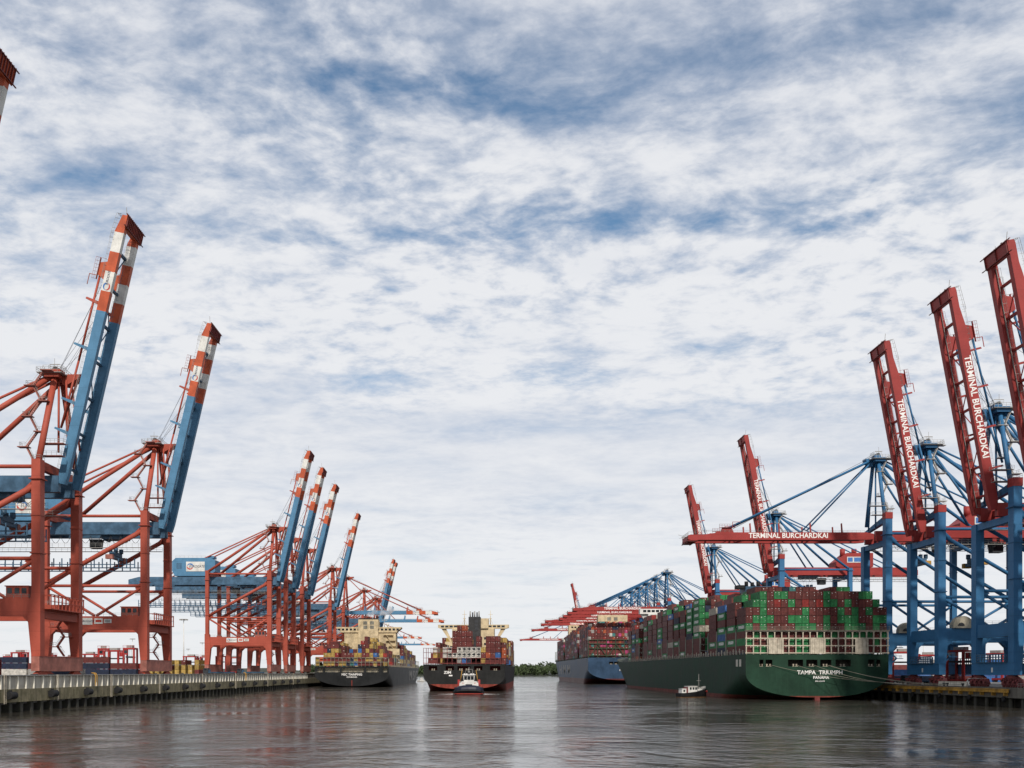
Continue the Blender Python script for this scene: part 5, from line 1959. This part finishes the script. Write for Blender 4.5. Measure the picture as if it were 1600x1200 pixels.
for key, lst in MINOR.items():
    vv, ff, fc = [], [], []
    for m4, col in lst:
        n = len(vv)
        j = 0.8 + 0.4 * random.random()
        c = tuple(k * j for k in CC[col])

        def bx(x0, x1, y0, y1, za, zb, cc):
            n = len(vv)
            for p in ((x0, y0, za), (x1, y0, za), (x1, y1, za), (x0, y1, za), (x0, y0, zb), (x1, y0, zb), (x1, y1, zb), (x0, y1, zb)):
                vv.append(tuple(m4 @ Vector(p)))
            for f in BOXF:
                ff.append(tuple(i + n for i in f))
                fc.append(cc)
        bx(-1.18, 1.18, 0, 12.1, 0, 2.72, c)
        if random.random() < 0.5:
            bx(0.2, 0.75, -0.03, -0.003, 1.7, 2.2, (0.5, 0.48, 0.42))
        if key in ('green', 'blue') and (col in ('green', 'white', 'blue', 'magenta')):
            bx(-1.24, -1.217, 3.2, 9.0, 1.0, 1.9, (0.6, 0.6, 0.56))
    o = colored('stacked_containers', vv, ff, fc, M['container_far'])
    tag(o, 'mass of stacked shipping containers on the %s' % NAMES[key], 'containers', kind='stuff')
# ------------------------------------------------------------------ tug, launch, small boats


def bevel_hull(stations, mat, name, parent, deckmat=None):
    """stations: list of (y, half width top, half width bottom, z top, z bottom)"""
    v, f = [], []
    for (y, a, b, zt, zb) in stations:
        v += [(-a, y, zt), (-a * 0.5 - b * 0.5 - 0.15 * (a > 0.2), y, (zt + zb) / 2), (-b, y, zb), (b, y, zb), (a * 0.5 + b * 0.5 + 0.15 * (a > 0.2), y, (zt + zb) / 2), (a, y, zt)]
    n = len(stations)
    for i in range(n - 1):
        for j in range(5):
            k = i * 6 + j
            f.append((k, k + 1, k + 7, k + 6))
        f.append((i * 6 + 5, i * 6, i * 6 + 6, i * 6 + 11))
    f.append(tuple(range(5, -1, -1)))
    f.append(tuple((n - 1) * 6 + j for j in range(6)))
    mb = MB()
    mb.add(v, f, False)
    return mb.build(name, mat, parent)


tg = empty('tugboat', (-5.6, 428, 0), 0, 'navy tugboat with white wheelhouse at the stern of the middle ship', 'tugboat')
M['tug_hull'] = hull_mat('tug_hull', (0.006, 0.009, 0.022), (0.2, 0.03, 0.02), 0.2, 0.45)
bevel_hull([(0, 6.2, 5.6, 3.6, -0.6), (1.2, 6.5, 6.0, 3.7, -0.8), (6, 6.6, 6.2, 3.0, -1), (16, 6.6, 6.0, 2.6, -1), (24, 5.6, 4.6, 2.8, -1), (29, 3.0, 2.0, 3.4, -1), (31, 0.3, 0.2, 3.6, -1)], M['tug_hull'], 'hull', tg)
fb = MB()
fp = [(-6.7, 3.0, 2.4), (-6.5, 0.9, 2.7), (-5.4, -0.5, 2.9), (-3.4, -1.0, 3.2), (0, -1.15, 3.3), (3.4, -1.0, 3.2), (5.4, -0.5, 2.9), (6.5, 0.9, 2.7), (6.7, 3.0, 2.4), (6.7, 16, 2.0)]
fb.poly([(q[0], q[1], q[2] - 1.3) for q in fp], 0.5, 8)
fb.poly([(-6.7, 16, 0.7), (-6.7, 3, 1.1)], 0.5, 8)
fb.build('bow_fender', M['black'], tg)
bw = MB()
for a, b in zip(fp[0:8], fp[1:9]):
    for (k0, z0_, k1, z1_) in ((0.97, -1.8, 1.0, -0.6), (1.0, -0.6, 0.92, 0.6), (0.92, 0.6, 0.74, 1.5)):
        ya0, yb0 = a[1] + (1 - k0) * 6, b[1] + (1 - k0) * 6
        ya1, yb1 = a[1] + (1 - k1) * 6, b[1] + (1 - k1) * 6
        bw.add([(a[0] * k0, ya0, a[2] + z0_), (b[0] * k0, yb0, b[2] + z0_), (b[0] * k1, yb1, b[2] + z1_), (a[0] * k1, ya1, a[2] + z1_)], [(0, 1, 2, 3)])
bo_ = bw.build('bulwark', M['tug_hull'], tg)
st_ = MB().poly([(q[0] * 0.985, q[1] - 0.05, 0.4) for q in fp[1:8]], 0.16, 6)
st_.build('waterline_stripe', M['logo_red'], tg)
cb = MB().box(-4.3, 4.3, 5.5, 17, 2.5, 5.6)
cb.prism([(-4.3, 5.6), (4.3, 5.6), (3.2, 6.7), (-3.2, 6.7)], 1, 6.0, 16)
co = cb.build('deckhouse', M['ship_white'], tg)
MB().box(-1.2, 1.2, 2.2, 4.6, 2.6, 5.0).tube((-1.5, 3.4, 4.4), (1.5, 3.4, 4.4), 0.9, 12).build('towing_winch', M['dark'], tg)
wh = MB()
wh.hexa([(-2.3, 6.9, 6.7), (2.3, 6.9, 6.7), (2.3, 11, 6.7), (-2.3, 11, 6.7)], [(-2.7, 6.3, 10.0), (2.7, 6.3, 10.0), (2.7, 11.4, 10.0), (-2.7, 11.4, 10.0)])
wh.box(-3.0, 3.0, 6.0, 11.8, 10.0, 10.35)
wo = wh.build('wheelhouse', M['ship_white'], tg)
for (a, b) in ((-2.15, -0.85), (-0.65, 0.65), (0.85, 2.15)):
    MB().hexa([(a, 6.72, 7.5), (b, 6.72, 7.5), (b, 6.8, 7.5), (a, 6.8, 7.5)], [(a, 6.35, 9.5), (b, 6.35, 9.5), (b, 6.45, 9.5), (a, 6.45, 9.5)]).build('window', M['glass'], wo)
for s in (-1, 1):
    for y0 in (7.2, 9.2):
        MB().box(s * 2.62 - 0.06, s * 2.62 + 0.06, y0, y0 + 1.6, 7.7, 9.5).build('window', M['glass'], wo)
    MB().box(s * 4.6 - 0.5, s * 4.6 + 0.5, 7.5, 12, 4.8, 7.6).build('exhaust_casing', M['straddle_red'], tg)
    MB().tube((s * 4.1, 12, 6), (s * 3.2, 12, 12.6), 0.22, 6, 0.12).build('side_mast', M['yellow'], tg)
    MB().lathe((s * 2.7, 6.0, 5.5), [(0.45, -0.1), (0.45, 0.1)], 12, axis=1).build('lifebuoy', M['orange'], co)
sl = MB()
for x in (-2.0, -1.0, 1.0, 2.0):
    sl.box(x - 0.35, x + 0.35, 6.2, 6.7, 10.36, 10.8)
sl.build('searchlights', M['letter'], wo)
tm = MB().tube((0, 9, 10.3), (0, 9, 14.2), 0.16, 6, 0.08).box(-1.6, 1.6, 8.9, 9.1, 13.0, 13.15).box(-0.5, 0.5, 8.7, 8.9, 11.6, 11.9).tube((1.6, 9, 10.3), (1.6, 9, 12.8), 0.1, 4).tube((-1.6, 9, 10.3), (-1.6, 9, 12.3), 0.06, 4)
tm.build('mast', M['galv'], wo)
MB().rail([(-4.3, 5.6, 5.6), (4.3, 5.6, 5.6)], 1.0, 1.2, 0.05).build('railing', M['ship_white'], co)
tg.scale = (1, 1, 0.86)
foam = MB()
rf_ = random.Random(4)
for i in range(240):
    u = rf_.random()
    s = rf_.choice((-1, 1))
    x = -5.6 + s * (6.6 + 7.5 * u * u + rf_.uniform(0, 0.6))
    y_ = 428 + rf_.uniform(-1.6, 9) - 2 * u
    w_ = rf_.uniform(0.1, 0.55) * (1.1 - u)
    foam.add([(x - w_ * 1.6, y_ - w_ * 0.7, 0.05), (x + w_ * 1.2, y_ - w_, 0.07), (x + w_ * 1.7, y_ + w_ * 0.6, 0.06), (x - w_, y_ + w_, 0.08)], [(0, 1, 2, 3)])
tag(foam.build('wake_foam', M['letter']), 'white foam on the water beside the tugboat', 'foam', kind='stuff')

la = empty('motor_launch', (83.4, 380, 0), R(-68), 'small black motor launch with white cabin beside the green hull', 'boat')
M['launch_hull'] = hull_mat('launch_hull', (0.008, 0.008, 0.009), (0.20, 0.11, 0.05), 0.28, 0.5)
bevel_hull([(-6.4, 1.7, 1.4, 1.7, -0.4), (-3, 2.1, 1.7, 1.8, -0.5), (1.5, 2.1, 1.6, 2.3, -0.5), (4.5, 1.5, 0.8, 3.0, -0.5), (6.7, 0.15, 0.1, 3.6, -0.3)], M['launch_hull'], 'hull', la)
c1 = MB().box(-1.3, 1.3, -2.6, 1.6, 1.3, 4.3)
c1.box(-1.45, 1.45, -2.8, 1.8, 4.3, 4.45)
c1o = c1.build('wheelhouse', M['ship_white'], la)
for s in (-1, 1):
    for y0 in (-1.9, -0.6, 0.6):
        MB().box(s * 1.31 - 0.02, s * 1.31 + 0.02, y0, y0 + 0.85, 3.0, 4.0).build('window', M['glass'], c1o)
MB().box(-1.0, 1.0, 1.605, 1.63, 3.0, 4.0).build('window', M['glass'], c1o)
c2 = MB().box(-1.2, 1.2, -5.4, -3.4, 1.2, 3.4).box(-1.3, 1.3, -5.5, -3.3, 3.4, 3.5)
c2o = c2.build('aft_cabin', M['ship_white'], la)
MB().box(1.2, 1.23, -4.8, -4.0, 2.2, 3.0).build('window', M['glass'], c2o)
MB().box(-1.05, 1.05, -3.38, -2.63, 1.25, 4.0).build('companionway', M['r_bogie'], la)
MB().tube((0, 3.2, 1.8), (0, 3.2, 9.2), 0.13, 6, 0.06).box(-0.9, 0.9, 3.12, 3.28, 6.5, 6.62).box(-0.06, 0.06, 2.2, 4.2, 6.5, 6.6).build('mast', M['galv'], la)
fr_ = MB().rail([(-1.6, 2.4, 2.4), (-0.5, 6.0, 3.4), (0.5, 6.0, 3.4), (1.6, 2.4, 2.4)], 0.9, 0.9, 0.05)
fr_.box(-0.6, 0.6, 2.4, 4.4, 2.4, 3.2)
fr_.build('foredeck_rail', M['ship_white'], la)
ic = MB().lathe((0.9, 6.3, 2.3), [(0.05, -0.42), (0.33, -0.28), (0.42, 0), (0.33, 0.28), (0.05, 0.42)], 12)
ic.build('bow_fender', M['straddle_red'], la)

for i, (x, y_, s, lab) in enumerate(((-62.5, 1000, 1.0, 'tiny white boat on far water between the two dark ships'),)):
    b = empty('small_boat', (x, y_, 0), R(70), lab, 'boat', 'small far boats')
    bevel_hull([(-4 * s, 1.4 * s, 1.1 * s, 1.2 * s, -0.3), (1 * s, 1.5 * s, 1.1 * s, 1.3 * s, -0.3), (4.6 * s, 0.1, 0.1, 1.7 * s, -0.2)], M['ship_white'], 'hull', b)
    MB().box(-1.0 * s, 1.0 * s, -2 * s, 1 * s, 1.2 * s, 3.2 * s).box(-0.7 * s, 0.7 * s, -1.4 * s, 0.4 * s, 3.2 * s, 4.2 * s).build('cabin', M['ship_white'], b)
    MB().box(1.01 * s, 1.03 * s, -1.6 * s, 0.6 * s, 2.1 * s, 2.8 * s).build('window', M['glass'], b)

# ------------------------------------------------------------------ yard gear


def straddle(col):
    r_ = empty('straddle_carrier')
    tag(r_, None, 'straddle carrier')
    for s in (-1, 1):
        MB().box(s * 2.3 - 0.45, s * 2.3 + 0.45, -5.2, 5.2, 0.9, 1.8).build('wheel_beam', col, r_)
        for y_ in (-4.4, -1.5, 1.5, 4.4):
            MB().tube((s * 2.3 - 0.35, y_, 0.75), (s * 2.3 + 0.35, y_, 0.75), 0.75, 12).build('wheel', M['black'], r_)
        for y_ in (-4.3, 4.3):
            MB().box(s * 2.3 - 0.4, s * 2.3 + 0.4, y_ - 0.45, y_ + 0.45, 1.8, 12.2).build('leg', col, r_)
        MB().box(s * 2.3 - 0.35, s * 2.3 + 0.35, -5.0, 5.0, 12.2, 13.0).build('top_beam', col, r_)
    for y_ in (-4.3, 4.3):
        MB().box(-1.9, 1.9, y_ - 0.4, y_ + 0.4, 12.25, 12.95).build('cross_beam', col, r_)
    MB().box(-1.3, 1.3, -3, 2, 13.0, 14.2).build('engine_unit', M['galv'], r_)
    cb_ = MB().box(-1.9, -0.2, -6.6, -4.8, 9.6, 12.0).build('cab', col, r_)
    MB().box(-1.75, -0.35, -6.64, -6.603, 10.3, 11.7).build('window', M['glass'], cb_)
    MB().box(-1.2, 1.2, -6.0, 6.0, 8.2, 8.9).build('spreader', M['dark'], r_)
    rp = MB()
    for y_ in (-3.5, 3.5):
        for x_ in (-1, 1):
            rp.tube((x_, y_, 8.9), (x_, y_, 12.3), 0.05, 3)
    rp.build('hoist_rope', M['rope'], r_)
    MB().rail([(-2.6, -5, 13.0), (2.6, -5, 13.0)], 1.1, 1.3, 0.06).build('railing', col, r_)
    return r_


sc1 = straddle(M['straddle_red'])
SL = 'straddle carriers in the left yard'
SR = 'straddle carriers in the right yard'
sl_ = [((162, 1013), 470, 20, 'red straddle carrier right of the nearest crane\'s legs, left of a pair'),
       ((178, 1016), 512, 75, 'red straddle carrier right of the nearest crane\'s legs, rear of a pair'),
       ((204, 1012), 462, 10, 'tall red straddle carrier just left of the second crane\'s legs'),
       ((31, 1020), 560, 60, 'red straddle carrier behind grey containers at far left'),
       ((75, 1024), 640, 80, 'red straddle carrier seen between the nearest crane\'s legs'),
       ((298, 1026), 700, 85, 'red straddle carrier under the cluster of cranes, left one'),
       ((345, 1024), 690, 30, 'red straddle carrier under the cluster of cranes, behind the rear legs'),
       ((12, 1026), 700, 20, 'small red straddle carrier at the very left picture edge'),
       ((110, 1027), 720, 40, 'small red straddle carrier between the near crane\'s rear leg and front leg'),
       ((140, 1022), 610, 85, 'red straddle carrier left of the pair beside the nearest crane'),
       ((318, 1026), 720, 15, 'red straddle carrier just left of the crane cluster\'s first leg'),
       ((366, 1028), 760, 70, 'red straddle carrier seen through the cluster of crane legs')]
for i, ((px_, py_), y_, rz, lab) in enumerate(sl_):
    place(sc1, i == 0, ((px_ - PX) * y_ / F, y_, LD), R(rz), lab, SL)
sr_ = [((1500, 1010), 372, 15, 'red straddle carrier between the two nearest blue cranes'),
       ((1410, 1005), 400, 80, 'red straddle carrier behind the blue crane beside the green stern'),
       ((1556, 1022), 430, 30, 'dark red straddle carrier framed by the nearest blue crane\'s legs'),
       ((1448, 1022), 470, 60, 'distant red straddle carrier framed by the second blue crane\'s legs')]
for i, ((px_, py_), y_, rz, lab) in enumerate(sr_):
    place(sc1, False, ((px_ - PX) * y_ / F, y_, RD), R(rz), lab, SR)


def mast(h):
    r_ = empty('light_mast')
    tag(r_, None, 'light mast')
    MB().tube((0, 0, 0), (0, 0, h), 0.55, 10, 0.25).build('pole', M['ship_white'], r_)
    hd = MB().tube((0, 0, h - 0.3), (0, 0, h), 2.4, 14)
    ho = hd.build('head_ring', M['galv'], r_)
    for i in range(8):
        an = i * math.pi / 4
        x, y_ = 2.7 * math.cos(an), 2.7 * math.sin(an)
        MB().box(x - 0.45, x + 0.45, y_ - 0.35, y_ + 0.35, h - 0.9, h - 0.05).build('floodlight', M['galv'], ho)
    return r_


lm1 = mast(40.0)
ml = [((287, 968), 700, 'tall white floodlight mast between second crane and crane cluster'), ((207, 998), 1110, 'thin floodlight mast behind the second crane\'s portal'),
      ((247, 1012), 1500, 'faint floodlight mast seen between the second crane\'s front legs'), ((316, 1005), 1260, 'slender floodlight mast just left of the crane cluster'),
      ((376, 1017), 1750, 'faint floodlight mast framed by the crane cluster'), ((294, 1014), 1600, 'small faint floodlight mast right of the tall white one'),
      ((1443, 1010), 900, 'floodlight mast framed by the second blue crane\'s portal')]
for i, ((px_, py_), y_, lab) in enumerate(ml):
    z_ = CAMZ + (PY - py_) * y_ / F - 40.0
    place(lm1, i == 0, ((px_ - PX) * y_ / F, y_, LD if px_ < 800 else RD), 0, lab, 'floodlight masts')


def truck(cab, bed):
    r_ = empty('terminal_truck')
    tag(r_, None, 'truck')
    c = MB().prism([(-1.2, 0.9), (1.2, 0.9), (1.2, 2.3), (0.7, 3.3), (-1.2, 3.3)], 0, -1.2, 1.2)
    co_ = c.build('cab', cab, r_, loc=(0, 6.5, 0))
    MB().box(-1.05, 1.05, 1.21, 1.24, 2.3, 3.1).build('window', M['glass'], co_)
    for s in (-1, 1):
        MB().box(s * 1.21 - 0.015, s * 1.21 + 0.015, -0.6, 0.6, 2.2, 3.0).build('window', M['glass'], co_)
        for y_ in (6.6, 3.8, -5, -6.3):
            MB().tube((s * 1.1 - 0.18, y_, 0.52), (s * 1.1 + 0.18, y_, 0.52), 0.52, 10).build('wheel', M['black'], r_)
    MB().box(-1.2, 1.2, -7.2, 5.2, 1.05, 1.45).box(-0.5, 0.5, -7, 7, 0.75, 1.05).build('chassis', bed, r_)
    MB().box(-1.25, 1.25, 4.7, 4.9, 1.45, 2.6).build('headboard', bed, r_)
    return r_


tk = truck(M['dark'], M['crane_darkblue'])
place(tk, True, (-124.5, 520, LD), R(80), 'dark flatbed terminal truck on the quay beside the crane cluster', 'yard trucks')
place(tk, False, (-126.0, 462, LD), R(86), 'second flatbed terminal truck on the quay left of the crane cluster', 'yard trucks')
place(tk, False, (160.0, 352, RD), R(15), 'flatbed truck on the right quay behind the blue crane bogies', 'yard trucks')

# a row of barriers and a white van on the right quay
bp_ = MB().prism([(-0.35, 0), (0.35, 0), (0.12, 1.0), (0.12, 1.5), (-0.12, 1.5), (-0.12, 1.0)], 1, -0.78, 0.78).mesh('barrier', M['quay_pale'])
for q in range(11):
    o = inst('concrete_barrier', bp_, (150.9, 298.8 + q * 1.7, RD + 0.004))
    tag(o, 'pale concrete barrier, %s from camera in the row between the bogies' % ORD[q], 'barrier', 'barrier row on the right quay')

vn = empty('white_van', (158.6, 309, RD), R(20), 'white van on the right quay between the bogies of two blue cranes', 'van')
vb = MB().prism([(-2.8, 0.45), (2.8, 0.45), (2.8, 1.3), (2.0, 1.5), (1.3, 2.5), (-2.8, 2.5)], 0, -1.0, 1.0)
vb.build('body', M['ship_white'], vn)
for s in (-1, 1):
    MB().box(s * 1.01 - 0.015, s * 1.01 + 0.015, 0.3, 1.4, 1.5, 2.2).build('window', M['glass'], vn)
    MB().box(s * 0.8 - 0.12, s * 0.8 + 0.12, -2.84, -2.803, 1.0, 1.4).build('tail_light', M['logo_red'], vn)
    for y_ in (-1.8, 1.8):
        MB().tube((s * 0.9 - 0.12, y_, 0.35), (s * 0.9 + 0.12, y_, 0.35), 0.35, 10).build('wheel', M['black'], vn)
MB().box(-0.8, 0.8, -2.84, -2.803, 1.5, 2.2).build('window', M['glass'], vn)

# exhaust vapour over the black moored ship's funnel
sm, stt, sb_ = newmat('vapour')
stt.nodes.remove(sb_)
pv = N(stt, 'ShaderNodeVolumePrincipled')
pv.inputs['Color'].default_value = (0.85, 0.85, 0.87, 1)
tcx = N(stt, 'ShaderNodeTexCoord')
nz = noise(stt, tcx.outputs['Object'], 0.22, 4, 0.6)
link(stt, mth(stt, 'MULTIPLY', ramp(stt, nz, 0.42, 0.62), 0.34), pv.inputs['Density'])
link(stt, pv.outputs[0], stt.nodes['Material Output'].inputs['Volume'])
vp = MB()
rv_ = random.Random(2)
v, f = [], []
NR, NS = 9, 10
for i in range(NR):
    u = i / (NR - 1)
    c = Vector((-6 + 24 * u, 4 * u, 2.0 + 5.2 * u ** 0.8))
    r_ = (1.6 + 3.4 * u) * (0.25 if i in (0, NR - 1) else 1.0)
    for j in range(NS):
        an = 2 * math.pi * j / NS
        k = r_ * (0.75 + 0.5 * rv_.random())
        v.append((c.x, c.y + k * math.cos(an), c.z + k * 0.8 * math.sin(an)))
for i in range(NR - 1):
    for j in range(NS):
        f.append((i * NS + j, i * NS + (j + 1) % NS, (i + 1) * NS + (j + 1) % NS, (i + 1) * NS + j))
f += [tuple(range(NS - 1, -1, -1)), tuple((NR - 1) * NS + j for j in range(NS))]
vp.add(v, f, True)
o = vp.build('exhaust_vapour', sm, loc=(MS['cx'] + 1, MS['y'] + 96, 50.4))
tag(o, 'pale exhaust vapour drifting from the black moored ship\'s funnel', 'smoke', kind='stuff')
